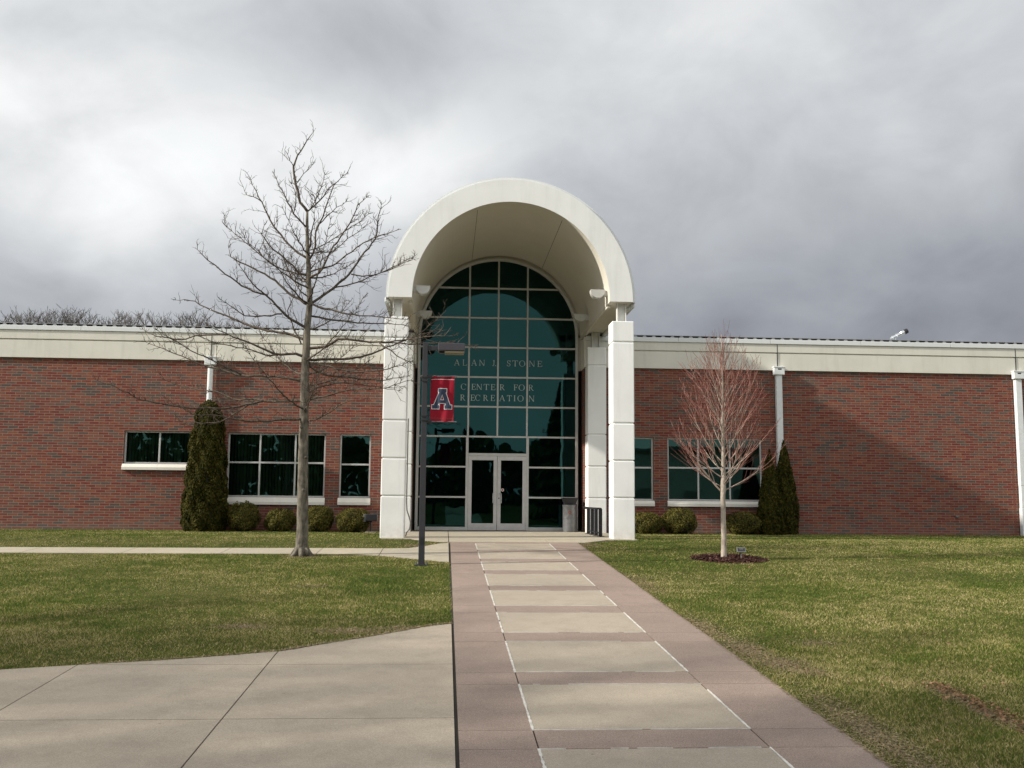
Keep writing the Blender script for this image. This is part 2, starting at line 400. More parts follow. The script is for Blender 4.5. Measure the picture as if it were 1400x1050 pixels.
# ------------------------------------------------------------------ ground
def ground():
    ys = [-400, -160, -90, -60, -30, -12, -6, 0, 3, 6, 9, 12, 15, 18, 21, 24, 25.4, 26.2, 27, 30, 34, 60, 80, 95, 110, 140, 200, 700]
    xs = [-500, -200, -80, -40, -20, -10, -5, 0, 5, 10, 20, 40, 80, 200, 500]
    v = []; f = []
    for y in ys:
        for x in xs: v.append((x, y, zg(y)))
    n = len(xs)
    for i in range(len(ys)-1):
        for j in range(n-1): f.append((i*n+j, i*n+j+1, (i+1)*n+j+1, (i+1)*n+j))
    m = MB(); m.v = v; m.f = f; m.mi = [0]*len(f)
    tag(m.build('ground', M['lawn']), kind='structure')
    # wooded rise behind the building
    h = MB(); N = 24; Mn = 10
    for i in range(Mn+1):
        y = 75+i*13
        for j in range(N+1):
            x = -150+j*12.5
            t = max(0, min(1, (y-75)/35)); t = t*t*(3-2*t)
            h.v.append((x, y, -.3+16.2*t*(.75+.25*cos((x+45)/60))))
    for i in range(Mn):
        for j in range(N): a = i*(N+1)+j; h.f.append((a, a+1, a+N+2, a+N+1)); h.mi.append(0)
    tag(h.build('hill', M['lawn'], smooth=True), kind='structure')
ground()

# sloped slab helper: polygon in plan, thickness above the lawn
def slab(mb, pts, t=.02, sub=None, skirt=.12):
    top = [(x, y, zg(y)+t) for x, y in pts]; bot = [(x, y, zg(y)+t-skirt) for x, y in pts]
    mb.poly(top)
    n = len(pts)
    for i in range(n): j = (i+1) % n; mb.quad(bot[i], bot[j], top[j], top[i])
def rect(x0, x1, y0, y1):
    return [(x0, y0), (x1, y0), (x1, y1), (x0, y1)]

WX0, WX1, WX2, WX3 = .125, .755, 2.585, 3.34      # border | panels | border
PAN = [(23.35, 24.84), (21.42, 22.86), (19.42, 20.83), (17.23, 18.82), (15.07, 16.67), (12.90, 14.47), (10.65, 12.32), (8.50, 10.11), (6.42, 7.98), (4.3, 5.9), (2.2, 3.8)]
def walkway():
    g = .006
    base = MB(); slab(base, rect(WX0-.03, WX3, 0.0, 25.2), .004)
    root = tag(base.build('walkway', M['joint']), kind='structure')
    cuts = [0.0]
    for a, b_ in reversed(PAN): cuts += [a, b_]
    cuts.append(25.18)
    br = MB()
    for a, b_ in zip(cuts[:-1], cuts[1:]):
        if b_-a < .05: continue
        slab(br, rect(WX0+.012, WX1-g, a+g*.7, b_-g*.7), .020)
        slab(br, rect(WX2+g, WX3, a+g*.7, b_-g*.7), .020)
        if not any(abs(a-p[0]) < .01 for p in PAN): slab(br, rect(WX1+g, WX2-g, a+g, b_-g), .020)
    br.build('dyed_border', M['pink'], root)
    ca = MB()
    for a, b_ in PAN:
        p = MB(); slab(p, rect(WX1+.012, WX2-.012, a+.012, b_-.012), .021); p.build('walk_panel', M['panel'], root)
        # worn caulk lines, broken in places
        def caulk(x0, y0, x1, y1, w, miss):
            n = 26; off_ = False
            for k in range(n):
                if random.random() < .22: off_ = random.random() < miss
                if off_: continue
                t0, t1 = k/n, (k+1)/n
                ww = w*random.uniform(.55, 1.25)
                xa, ya, xb, yb = x0+(x1-x0)*t0, y0+(y1-y0)*t0, x0+(x1-x0)*t1, y0+(y1-y0)*t1
                if abs(xb-xa) < abs(yb-ya): slab(ca, [(xa-ww, ya), (xa+ww, ya), (xb+ww, yb), (xb-ww, yb)], .0245, skirt=.01)
                else: slab(ca, [(xa, ya-ww), (xb, yb-ww), (xb, yb+ww), (xa, ya+ww)], .0245, skirt=.01)
        caulk(WX1, a, WX1, b_, .011, .03); caulk(WX2, a, WX2, b_, .010, .05)
        caulk(WX1, a, WX2, a, .0042, .35); caulk(WX1, b_, WX2, b_, .0035, .5)
    ca.build('caulk_line', M['caulk'], root)
    pt = MB(); slab(pt, rect(.125, 3.34, -62, -.01), .02); tag(pt.build('path', M['sidewalk']), kind='structure')
walkway()

PLAZA = [(-30, 2.0), (.112, 2.0), (.112, 13.58), (-.15, 13.42), (-.38, 13.2), (-.61, 12.95), (-.95, 12.6), (-1.35, 12.24), (-1.6, 12.0), (-1.84, 11.77), (-2.48, 11.50), (-3.1, 11.27), (-3.81, 11.07), (-4.55, 10.84), (-6, 10.45), (-9, 9.8), (-14, 9.0), (-30, 7.0)]
def plaza():
    b = MB(); slab(b, PLAZA, .004); root = tag(b.build('plaza_pavement', M['joint']), kind='structure')
    def edge(x):     # upper edge of the plaza at x
        P = PLAZA[2:]
        for (xa, ya), (xb, yb) in zip(P[:-1], P[1:]):
            if xb <= x <= xa: return ya+(yb-ya)*(xa-x)/(xa-xb)
        return P[-1][1]
    g = .007
    cols = [(.112, -1.87), (-1.87, -3.84), (-3.84, -5.85), (-5.85, -7.9), (-7.9, -9.9), (-9.9, -14), (-14, -20), (-20, -29.5)]
    rows = [2.0, 4.4, 6.65, 8.9, 11.06]
    s = MB()
    for xa, xb in cols:
        X1, X0 = xa-g, xb+g
        for r0, r1 in zip(rows, rows[1:]+[99]):
            y0 = r0+g; top = [(X1, min(r1-g, edge(X1)-.01))]
            xs = sorted([p[0] for p in PLAZA[2:] if X0 < p[0] < X1], reverse=True)
            for x in xs: top.append((x, min(r1-g, edge(x)-.01)))
            top.append((X0, min(r1-g, edge(X0)-.01)))
            if max(t[1] for t in top) < y0+.02: continue
            top = [(x, max(y, y0+.001)) for x, y in top]
            slab(s, [(top[-1][0], y0), (top[0][0], y0)]+top, .018)
    s.build('pavement_slab', M['conc'], root)
plaza()

SW_TOP = [(-45, 23.30), (-10, 23.34), (-5.13, 23.42), (-2.8, 23.52), (-1.48, 23.50), (-.85, 23.6), (-.45, 24.15), (-.15, 24.75), (.10, 24.95)]
SW_BOT = [(.10, 20.86), (-.1, 20.92), (-.27, 21.08), (-.73, 21.45), (-1.39, 21.98), (-2.0, 22.22), (-2.68, 22.30), (-4.85, 22.2), (-9.5, 22.2), (-45, 22.15)]
def sidewalk():
    b = MB()
    def interp(P, x):
        P = sorted(P)
        for (xa, ya), (xb, yb) in zip(P[:-1], P[1:]):
            if xa <= x <= xb: return ya+(yb-ya)*(x-xa)/(xb-xa)
        return P[-1][1]
    xs = [.10, -1.42, -2.8, -4.86, -6.95]+[-6.95-2.1*k for k in range(1, 18)]
    base = MB(); slab(base, SW_TOP+SW_BOT, .004)
    root = tag(base.build('sidewalk', M['joint']), kind='structure')
    for xa, xb in zip(xs[:-1], xs[1:]):
        X1, X0 = xa-.008, xb+.008
        mid = sorted([p[0] for p in SW_TOP+SW_BOT if X0 < p[0] < X1])
        pts = [X0]+mid+[X1]
        up_ = [(x, interp(SW_TOP, x)) for x in reversed(pts)]; lo = [(x, interp(SW_BOT, x)) for x in pts]
        slab(b, lo+up_, .018)
    b.build('pavement_slab', M['sidewalk'], root)
sidewalk()

def entry_slab():
    P = [(.0, 25.2), (3.53, 25.2), (4.3, 26.05), (5.05, 26.3), (5.05, 31.2), (4.44, 31.9), (4.44, 32.75), (-1.05, 32.75), (-1.05, 31.9), (-1.65, 31.2), (-1.65, 26.3), (-.9, 26.0), (-.55, 25.55)]
    b = MB(); slab(b, [(x, y) for x, y in P], .004); root = tag(b.build('entry_pavement', M['joint']), kind='structure')
    s = MB()
    T = lambda p: slab(s, p, .022)
    T([(.11, 25.21), (2.58, 25.21), (2.58, 25.99), (.11, 25.99)])
    T([(2.60, 25.21), (3.52, 25.21), (4.23, 25.99), (2.60, 25.99)])
    T([(-.5, 25.56), (.0, 25.21), (.09, 25.21), (.09, 25.99), (-.85, 25.99)])
    for x0, x1 in ((-1.64, .09), (.11, 2.58), (2.60, 5.04)):
        T(rect(x0, x1, 26.03, 28.9)); T(rect(x0, x1, 28.92, 31.3))
        T(rect(max(x0, -1.04), min(x1, 4.43), 31.32, 32.7))
    s.build('pavement_slab', M['sidewalk'], root)
entry_slab()

# ------------------------------------------------------------------ building
B = tag(empty('recreation_building', (CXV, DF, 0)), 'long red brick recreation centre with white barrel vaulted glass entrance', 'building')

WINS = [  # x0, x1, z0, z1, mullion x, transom z, sill z0, blinds
    (-10.03, -7.90, 2.04, 3.07, [-8.96], [], 1.85, True),
    (-6.85, -3.80, 1.04, 3.05, [-5.85, -4.75], [2.12], .81, True),
    (-3.36, -2.38, 1.04, 3.05, [], [2.09], .82, False),
    (5.67, 6.67, 1.04, 3.07, [], [2.09], .86, False),
    (7.13, 10.24, 1.04, 3.07, [8.15, 9.19], [2.10], .86, False)]
ZF = 5.31   # underside of the fascia
def brick_walls():
    for x0, x1 in ((-42, -1.06), (4.46, 46)):
        w = MB(); holes = [h for h in WINS if x0 < h[0] < x1]
        xs = sorted({x0, x1}|{h[0] for h in holes}|{h[1] for h in holes}); zs = sorted({-.4, ZF+.3}|{h[2] for h in holes}|{h[3] for h in holes})
        for i in range(len(xs)-1):
            for j in range(len(zs)-1):
                cx, cz = (xs[i]+xs[i+1])/2, (zs[j]+zs[j+1])/2
                if any(h[0] < cx < h[1] and h[2] < cz < h[3] for h in holes): continue
                w.quad((xs[i], DF, zs[j]), (xs[i+1], DF, zs[j]), (xs[i+1], DF, zs[j+1]), (xs[i], DF, zs[j+1]))
        for a, b_, c, d, *_ in holes:
            e_ = DF+.2
            w.quad((a, DF, c), (a, DF, d), (a, e_, d), (a, e_, c)); w.quad((b_, DF, d), (b_, DF, c), (b_, e_, c), (b_, e_, d))
            w.quad((a, DF, d), (b_, DF, d), (b_, e_, d), (a, e_, d)); w.quad((b_, DF, c), (a, DF, c), (a, e_, c), (b_, e_, c))
        # return into the entrance recess, and the outer end wall
        xr = x1 if x1 < 0 else x0; xo = x0 if x1 < 0 else x1
        w.quad((xr, DF, -.2), (xr, DF, ZF+.3), (xr, YG+.3, ZF+.3), (xr, YG+.3, -.2))
        w.quad((xo, DF, -.4), (xo, DF, 6.2), (xo, 46, 6.2), (xo, 46, -.4))
        w.build('brick_wall', M['brick'], B)
brick_walls()

def fascia():
    for x0, x1, sgn in ((-42, -1.06, -1), (4.46, 46, 1)):
        f = MB()
        f.box(x0, x1, DF-.07, DF+.4, ZF, 5.86); f.box(x0, x1, DF-.045, DF+.4, 5.86, 5.90); f.box(x0, x1, DF-.085, DF+.4, 5.90, 6.175)
        # band along the return
        xr = x1 if sgn < 0 else x0
        if sgn < 0: f.box(xr+.002, xr+.05, DF-.07, YG+.1, ZF, 6.3)
        else: f.box(xr-.05, xr-.002, DF-.07, YG+.1, ZF, 6.3)
        add_bevel(f.build('fascia', M['cream'], B), .008)
        c = MB(); n = 0; x = x0
        while x < x1-.01:
            xe = min(x+3.05, x1); c.box(x+.003, xe-.003, DF-.12, DF+.3, 6.178, 6.325); x = xe
        add_bevel(c.build('coping', M['coping'], B), .01)
        r = MB(); r.box(x0, x1, DF-.03, DF+.5, 6.325, 6.385); r.build('roof_edge_shade', M['dark'], B)  # near-black strip, painted shade of the recess under the roof sheet
        r = MB()
        r.quad((x0, DF-.10, 6.386), (x1, DF-.10, 6.386), (x1, 46, 6.75), (x0, 46, 6.75)); r.quad((x0, DF-.10, 6.386), (x1, DF-.10, 6.386), (x1, DF-.10, 6.398), (x0, DF-.10, 6.398))
        r.quad((x0, DF-.10, 6.398), (x1, DF-.10, 6.398), (x1, 46, 6.765), (x0, 46, 6.765))
        k = x0+.1
        while k < x1:
            r.poly([(k-.075, DF-.095, 6.327), (k+.075, DF-.095, 6.327), (k+.03, DF-.095, 6.384), (k-.03, DF-.095, 6.384)])
            r.box(k-.012, k+.012, DF-.09, 45.9, 6.40, 6.408); k += .305
        r.build('roof', M['roof'], B)
        for xj in (-28.2, -17.8, -7.46, 10.79, 18.89, 29.2):
            if x0 < xj < x1: j = MB(); j.box(xj-.011, xj+.011, DF-.089, DF-.01, ZF+.02, 6.17); j.build('expansion_joint', M['dark'], B)
fascia()

def windows():
    for a, b_, c, d, mx_, tz, sz, bl in WINS:
        f = MB(); y0, y1 = DF+.075, DF+.145; t = .052
        f.box(a, b_, y0, y1, d-t, d); f.box(a, b_, y0, y1, c, c+t)
        f.box(a, a+t, y0, y1, c+t, d-t); f.box(b_-t, b_, y0, y1, c+t, d-t)
        for x in mx_: f.box(x-.026, x+.026, y0+.004, y1, c+t, d-t)
        for z in tz:
            for u, v in zip([a+t]+[m+.026 for m in mx_], [m-.026 for m in mx_]+[b_-t]): f.box(u, v, y0+.004, y1, z-.028, z+.028)
        w = add_bevel(f.build('window', M['alu'], B), .006)
        p = MB(); p.quad((a+.02, DF+.115, c+.02), (b_-.02, DF+.115, c+.02), (b_-.02, DF+.115, d-.02), (a+.02, DF+.115, d-.02)); p.build('pane', M['glass_win'], w)
        s = MB(); x = a-.02; n = max(1, round((b_-a)/1.05)); st = (b_-a+.04)/n
        for k in range(n):
            u0, u1 = x+.002, x+st-.002; zm = sz+.085
            pr = [(DF-.085, sz), (DF-.085, zm), (DF-.012, c-.004), (DF+.11, c-.002), (DF+.11, sz)]
            for (ya, za), (yb, zb) in zip(pr, pr[1:]+pr[:1]): s.quad((u0, ya, za), (u1, ya, za), (u1, yb, zb), (u0, yb, zb))
            s.poly([(u0, yy, z_) for yy, z_ in pr]); s.poly([(u1, yy, z_) for yy, z_ in reversed(pr)]); x += st
        s.build('sill', M['sill'], w)
        if bl:
            q = MB(); x = a+.1
            while x < b_-.05:
                t_ = .9+random.uniform(-.25, .25); dx, dy = .045*cos(t_), .045*sin(t_)
                q.quad((x-dx, DF+.32-dy, c+.05), (x+dx, DF+.32+dy, c+.05), (x+dx, DF+.32+dy, d), (x-dx, DF+.32-dy, d)); x += .10
            q.build('blind', M['blind'], w)
windows()

def interior():
    m = MB(); z1 = 6.3
    m.quad((-41.8, 45.5, 0), (45.8, 45.5, 0), (45.8, 45.5, z1), (-41.8, 45.5, z1))
    for x in (-1.3, 4.75): m.quad((x, YG+.5, 0), (x, 45, 0), (x, 45, z1), (x, YG+.5, z1))
    for xa, xb in ((-41.8, -1.32), (4.77, 45.8)):
        m.quad((xa, DF+3.8, 0), (xb, DF+3.8, 0), (xb, DF+3.8, z1), (xa, DF+3.8, z1)); m.quad((xa, DF+.5, 3.4), (xb, DF+.5, 3.4), (xb, DF+3.8, 3.4), (xa, DF+3.8, 3.4))
    m.quad((-1.3, YG+7, 0), (4.75, YG+7, 0), (4.75, YG+7, 10), (-1.3, YG+7, 10))
    m.build('interior_wall', M['interior'], B)
    f = MB(); f.quad((-41.8, DF+.25, .03), (45.8, DF+.25, .03), (45.8, 45.4, .03), (-41.8, 45.4, .03)); f.build('interior_floor', M['carpet'], B)
    f = MB(); f.quad((-42, 46, -.4), (46, 46, -.4), (46, 46, 6.7), (-42, 46, 6.7)); f.build('rear_wall', M['brick'], B)
interior()

# --- portico
def pillar(x0, x1, y0, y1):
    p = MB(); js = [0, 1.103, 2.095, 3.10, 5.31, 5.885]
    for k in range(5):
        a = js[k]+(.014 if k else -.3); b_ = js[k+1]-(.014 if k < 4 else 0)
        p.box(x0, x1, y0, y1, a, b_, .022)
        if k: p.box(x0+.03, x1-.03, y0+.03, y1-.03, js[k]-.016, js[k]+.016)
    p.build('pillar', M['white'], B)
def hpost(x, y):
    p = MB(); w = .125
    p.box(x-w, x-w+.022, y-.10, y+.10, 5.90, 6.44); p.box(x+w-.022, x+w, y-.10, y+.10, 5.90, 6.44)
    p.box(x-w+.022, x+w-.022, y-.012, y+.012, 5.90, 6.44); p.box(x-.17, x+.17, y-.15, y+.15, 5.885, 5.90)
    p.build('post', M['steelwhite'], B)
for y0, y1 in ((YP, YP+.66), (31.22, 31.80)):
    pillar(-1.70, -1.07, y0, y1); pillar(4.45, 5.045, y0, y1)
    hpost(-1.38, y0+.32); hpost(4.75, y0+.32)

def arcpts(r, n, a0=0, a1=pi, cx=CXV, cz=CZV):
    return [(cx+r*cos(a0+(a1-a0)*k/n), cz+r*sin(a0+(a1-a0)*k/n)) for k in range(n+1)]
def vault():
    N = 72; y0, y1 = YP, 45.5; ym = YP+.55
    o = arcpts(RO, N); i = arcpts(RI, N)
    v = MB(); v.cur = 0
    for k in range(N):
        (ax, az_), (bx, bz) = o[k], o[k+1]; (cx, cz), (dx, dz) = i[k], i[k+1]
        v.cur = 0; v.quad((ax, y0, az_), (bx, y0, bz), (dx, y0, dz), (cx, y0, cz))
        v.cur = 0; v.quad((ax, y0, az_), (ax, y1, az_), (bx, y1, bz), (bx, y0, bz))
        v.cur = 1; v.quad((cx, y0, cz), (dx, y0, dz), (dx, YG+.3, dz), (cx, YG+.3, cz))
    for s_ in (1, -1):
        xo, xi = CXV+s_*RO, CXV+s_*RI
        v.cur = 0; v.quad((xo, y0, CZV), (xi, y0, CZV), (xi, y0, CZV-.03), (xo, y0, CZV-.03))
        v.cur = 1; v.quad((xo, y0, CZV-.03), (xi, y0, CZV-.03), (xi, y1, CZV-.03), (xo, y1, CZV-.03)); v.quad((xi, y0, CZV), (xi, YG+.3, CZV), (xi, YG+.3, CZV-.03), (xi, y0, CZV-.03))
        v.cur = 0; v.quad((xo, y0, CZV), (xo, y1, CZV), (xo, y1, CZV-.03), (xo, y0, CZV-.03))
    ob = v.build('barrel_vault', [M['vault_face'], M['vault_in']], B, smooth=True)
    es = ob.modifiers.new('split', 'EDGE_SPLIT'); es.split_angle = radians(35)
    # metal roofing shell over the vault
    s = MB(); R2 = RO+.075; q = arcpts(R2, N, -.012, pi+.012); p_ = arcpts(RO+.004, N, -.012, pi+.012)
    for k in range(N):
        s.quad((q[k][0], y0+.06, q[k][1]), (q[k+1][0], y0+.06, q[k+1][1]), (p_[k+1][0], y0+.06, p_[k+1][1]), (p_[k][0], y0+.06, p_[k][1]))
        s.quad((q[k][0], y0+.06, q[k][1]), (q[k][0], y1, q[k][1]), (q[k+1][0], y1, q[k+1][1]), (q[k+1][0], y0+.06, q[k+1][1]))
    s.build('vault_roofing', M['coping'], B, smooth=True)
    # gutters along the eaves
    for s_ in (1, -1):
        x = CXV+s_*RO; g = MB(); a, b_ = sorted((x+s_*.005, x+s_*.115))
        g.box(a, b_, y0+.30, 44, CZV-.12, CZV+.02); g.box(min(x-s_*.03, x+s_*.02), max(x-s_*.03, x+s_*.02), y0+.36, 44, CZV-.16, CZV-.045)
        add_bevel(g.build('gutter', M['coping'], B), .02)
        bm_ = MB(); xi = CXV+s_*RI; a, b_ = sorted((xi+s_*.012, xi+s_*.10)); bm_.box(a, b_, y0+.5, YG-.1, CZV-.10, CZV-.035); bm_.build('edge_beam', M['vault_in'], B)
    # seams in the soffit
    sm = MB()
    for ang in (1.02, 1.93):
        c, s_ = cos(ang), sin(ang); r = RI-.003; t = .006
        x, z = CXV+r*c, CZV+r*s_
        sm.quad((x-s_*t, y0+.3, z+c*t), (x+s_*t, y0+.3, z-c*t), (x+s_*t, YG, z-c*t), (x-s_*t, YG, z+c*t))
    sm.build('vault_seam', M['joint'], B)
    # plaster wall round the glazed arch
    w = MB(); cz2 = 6.38; yb = YG+.06; a_ = arcpts(2.62, N, cz=cz2, cx=1.67); b_ = arcpts(RI+.05, N)
    for k in range(N): w.quad((b_[k][0], yb, b_[k][1]), (b_[k+1][0], yb, b_[k+1][1]), (a_[k+1][0], yb, a_[k+1][1]), (a_[k][0], yb, a_[k][1]))
    w.box(4.30, 4.46, yb, yb+.1, 5.3, 6.5); w.box(-1.06, -.96, yb, yb+.1, 5.3, 6.5)
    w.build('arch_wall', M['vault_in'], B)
vault()

def glazing():
    cx, cz = 1.67, 6.38; ro = 2.65; t = .09; y0, y1 = YG-.07, YG+.05
    f = MB(); N = 64
    a_ = arcpts(ro, N, cx=cx, cz=cz); b_ = arcpts(ro-t, N, cx=cx, cz=cz)
    for k in range(N):
        A, A2, C, C2 = a_[k], a_[k+1], b_[k], b_[k+1]
        f.quad((A[0], y0, A[1]), (A2[0], y0, A2[1]), (C2[0], y0, C2[1]), (C[0], y0, C[1])); f.quad((C[0], y0, C[1]), (C2[0], y0, C2[1]), (C2[0], y1, C2[1]), (C[0], y1, C[1]))
        f.quad((A[0], y0, A[1]), (A[0], y1, A[1]), (A2[0], y1, A2[1]), (A2[0], y0, A2[1]))
    f.box(cx-ro, cx-ro+t, y0, y1, 0.02, cz); f.box(cx+ro-t, cx+ro, y0, y1, 0.02, cz)
    xl, xr = cx-ro+t, cx+ro-t
    cols = [.70, 1.66, 2.63]; rows = [1.10, 2.08, 3.07, 4.05, 5.03, 6.02, 7.01, 8.01]
    def halfw(z): return sqrt(max(0, (ro-t)**2-(z-cz)**2)) if z > cz else ro-t
    hw = .028; d0, d1 = .64, 2.70      # door bay
    for z in rows:
        xa, xb = cx-halfw(z), cx+halfw(z)
        if z < 2.5: segs = [(xa, d0), (d1, xb)]
        else: segs = [(xa, xb)]
        for u, v in segs: f.box(u, v, YG-.045, YG+.03, z-hw, z+hw)
    for x in cols:
        zt = cz+sqrt((ro-t)**2-(x-cx)**2)
        zb = 3.07 if x == 1.66 else .1
        zs = [zb]+[z for z in rows if zb < z < zt]+[zt]
        for u, v in zip(zs[:-1], zs[1:]):
            if x != 1.66 and u < 2.5:
                continue
            f.box(x-hw, x+hw, YG-.046, YG+.031, u+hw, v-hw if v < zt else v+.02)
    f.box(d0, d0+.085, YG-.047, YG+.032, .02, 3.07-hw); f.box(d1-.085, d1, YG-.047, YG+.032, .02, 3.07-hw)
    f.box(d0+.085, d1-.085, YG-.048, YG+.033, 2.44, 2.53)
    f.box(xl, d0, YG-.06, YG+.03, .02, .14); f.box(d1, xr, YG-.06, YG+.03, .02, .14)
    fr = add_bevel(f.build('entrance_glazing', M['alu'], B), .006)
    # one sheet of panes, each very slightly out of plane so that reflections break at the bars
    p = MB()
    xs = [xl, .70, 1.66, 2.63, xr]; zs = [.1]+rows+[9.0]
    for i in range(4):
        for j in range(len(zs)-1):
            if i in (1, 2) and zs[j+1] < 2.6 or (i in (1, 2) and j == 2): continue
            za, zb = zs[j], zs[j+1]; xa, xb = xs[i], xs[i+1]
            tx, tz = random.uniform(-.0025, .0025), random.uniform(-.0025, .0025)
            if zb <= cz:
                pts = [(xa, za), (xb, za), (xb, zb), (xa, zb)]
            else:
                n = 10; pts = []
                lim = lambda x: cz+sqrt(max(0, (ro-.03)**2-(x-cx)**2))
                cl = [(xa+(xb-xa)*k/n) for k in range(n+1)]
                top = [(x, min(zb, lim(x))) for x in reversed(cl) if lim(x) > za]
                if len(top) < 2: continue
                pts = [(top[-1][0], za), (top[0][0], za)]+top
            mxc, mzc = (xa+xb)/2, (za+zb)/2
            p.poly([(x, YG+(x-mxc)*tx+(z-mzc)*tz, z) for x, z in pts])
    p.quad((.7, YG, 2.5), (2.65, YG, 2.5), (2.65, YG, 3.06), (.7, YG, 3.06))
    p.build('pane', M['glass'], fr)
    for x0, x1, hs in ((d0+.088, 1.665, 1), (1.675, d1-.088, -1)):
        d = MB(); y0, y1 = YG-.055, YG+.0
        d.box(x0, x1, y0, y1, 2.30, 2.435); d.box(x0, x1, y0, y1, .035, .26); d.box(x0, x0+.115, y0, y1, .26, 2.30); d.box(x1-.115, x1, y0, y1, .26, 2.30)
        dr = add_bevel(d.build('door', M['doorframe'], B), .006)
        q = MB(); q.quad((x0+.1, YG-.025, .25), (x1-.1, YG-.025, .25), (x1-.1, YG-.025, 2.31), (x0+.1, YG-.025, 2.31)); q.build('pane', M['glass'], dr)
        hx = x1-.057 if hs > 0 else x0+.057; ho = hx-hs*.075
        h = MB(); h.tube([(hx, y0, 1.24), (hx, y0-.055, 1.24), (ho, y0-.075, 1.22), (ho, y0-.075, .92), (hx, y0-.055, .90), (hx, y0, .90)], .014, 8); h.build('handle', M['chrome'], dr)
        if hs < 0:
            k = MB(); k.tube([(hx, y0-.012, 1.07), (hx, y0+.01, 1.07)], .022, 10); k.build('lock', M['black'], dr)
            k = MB(); k.tube([(x0+.175, YG-.031, 1.34), (x0+.175, YG-.026, 1.34)], .048, 20); k.build('sticker', M['outline'], dr)
            k = MB(); k.tube([(x0+.175, YG-.034, 1.34), (x0+.175, YG-.030, 1.34)], .030, 20); k.build('sticker', M['red'], dr)
    th = MB(); th.box(xl-.09, xr+.09, YG-.1, YG+.06, -.02, .032); th.build('threshold', M['black'], B)
glazing()

# serif lettering on the glass
def letter(mb, ch, x0, x1, z0, h, y):
    w = x1-x0; tk = .125*h; tn = .055*h; sf = .11*h; n_ = [0]
    def P(u, v): n_[0] += 0; return (x0+u*w, z0+v*h)
    def q(pts):
        n_[0] += 1; yy = y-.0004*n_[0]; mb.poly([(a, yy, b_) for a, b_ in pts])
    def stem(u, t, v0=0, v1=1, top=True, bot=True):
        x = x0+u*w; q([(x-t/2, z0+v0*h), (x+t/2, z0+v0*h), (x+t/2, z0+v1*h), (x-t/2, z0+v1*h)])
        for ok, v in ((bot, v0), (top, v1)):
            if ok:
                zc = z0+v*h; zz_ = (zc, zc+tn) if v == v0 else (zc-tn, zc); q([(x-t/2-sf*.7, zz_[0]), (x+t/2+sf*.7, zz_[0]), (x+t/2+sf*.7, zz_[1]), (x-t/2-sf*.7, zz_[1])])
    def bar(u0, u1, v, t=None):
        t = t or tn; z = z0+v*h; q([(x0+u0*w, z-t/2), (x0+u1*w, z-t/2), (x0+u1*w, z+t/2), (x0+u0*w, z+t/2)])
    def diag(u0, v0, u1, v1, t):
        a = Vector(P(u0, v0)); b_ = Vector(P(u1, v1)); q([(a.x-t/2, a.y), (a.x+t/2, a.y), (b_.x+t/2, b_.y), (b_.x-t/2, b_.y)])
    def vs(u, v0, v1, t): x = x0+u*w; q([(x-t/2, z0+v0*h), (x+t/2, z0+v0*h), (x+t/2, z0+v1*h), (x-t/2, z0+v1*h)])
    def arc(cu, cv_, ru, rv, a0, a1, thick_h=None, n=18):
        n_[0] += 1; yy = y-.0004*n_[0]
        T = thick_h or tk; pr = None
        for k in range(n+1):
            a = a0+(a1-a0)*k/n; c, s_ = cos(a), sin(a); t = tn*.8+(T-tn*.8)*abs(c)
            ox, oz = x0+(cu+ru*c)*w, z0+(cv_+rv*s_)*h; ix, iz = ox-t*c, oz-tn*.9*s_ if abs(c) < .99 else oz
            if pr: mb.poly([(pr[0], yy, pr[1]), (ox, yy, oz), (ix, yy, iz), (pr[2], yy, pr[3])])
            pr = (ox, oz, ix, iz)
    if ch == 'A': diag(.12, 0, .5, 1, tn); diag(.88, 0, .52, 1, tk); bar(.24, .74, .34); bar(0, .26, .025); bar(.72, 1, .025)
    elif ch == 'L': stem(.28, tk); bar(.3, 1, .03); vs(.96, 0, .26, tn)
    elif ch == 'N': stem(.14, tn*1.1); stem(.88, tn*1.1, 0, 1, True, False); diag(.12, 1, .86, 0, tk)
    elif ch == 'J': stem(.66, tk, .2, 1, True, False); arc(.40, .2, .36, .22, 0, -pi*.9)
    elif ch == '.': q([(x0, z0), (x1, z0), (x1, z0+w), (x0, z0+w)])
    elif ch == 'T': stem(.5, tk, 0, 1, False, True); bar(0, 1, .972); vs(.03, .74, 1, tn); vs(.97, .74, 1, tn)
    elif ch == 'I': stem(.5, tk)
    elif ch == 'O': arc(.5, .5, .5, .52, 0, 2*pi, n=32)
    elif ch == 'C': arc(.52, .5, .52, .52, .75, 2*pi-.75, n=26); vs(.95, .66, 1, tn)
    elif ch == 'S': arc(.48, .745, .40, .265, .5, pi*1.5, tk*.8); arc(.48, .26, .46, .27, pi*.5, -pi*.85, tk*.8); vs(.9, .7, 1, tn); vs(.05, 0, .3, tn)
    elif ch in 'EF':
        stem(.24, tk, 0, 1); bar(.24, .92, .972); bar(.24, .74, .52); vs(.93, .74, 1, tn); vs(.74, .40, .64, tn)
        if ch == 'E': bar(.24, 1, .028); vs(.98, 0, .27, tn)
    elif ch == 'R': stem(.2, tk); arc(.42, .745, .40, .255, -pi/2, pi/2, tk*.9); bar(.2, .45, .972); bar(.2, .45, .515); diag(.92, 0, .48, .5, tk); bar(.82, 1.06, .025)
    elif ch == 'M': stem(.1, tn*1.2); stem(.9, tk); diag(.5, 0, .12, 1, tk); diag(.5, 0, .88, 1, tn)
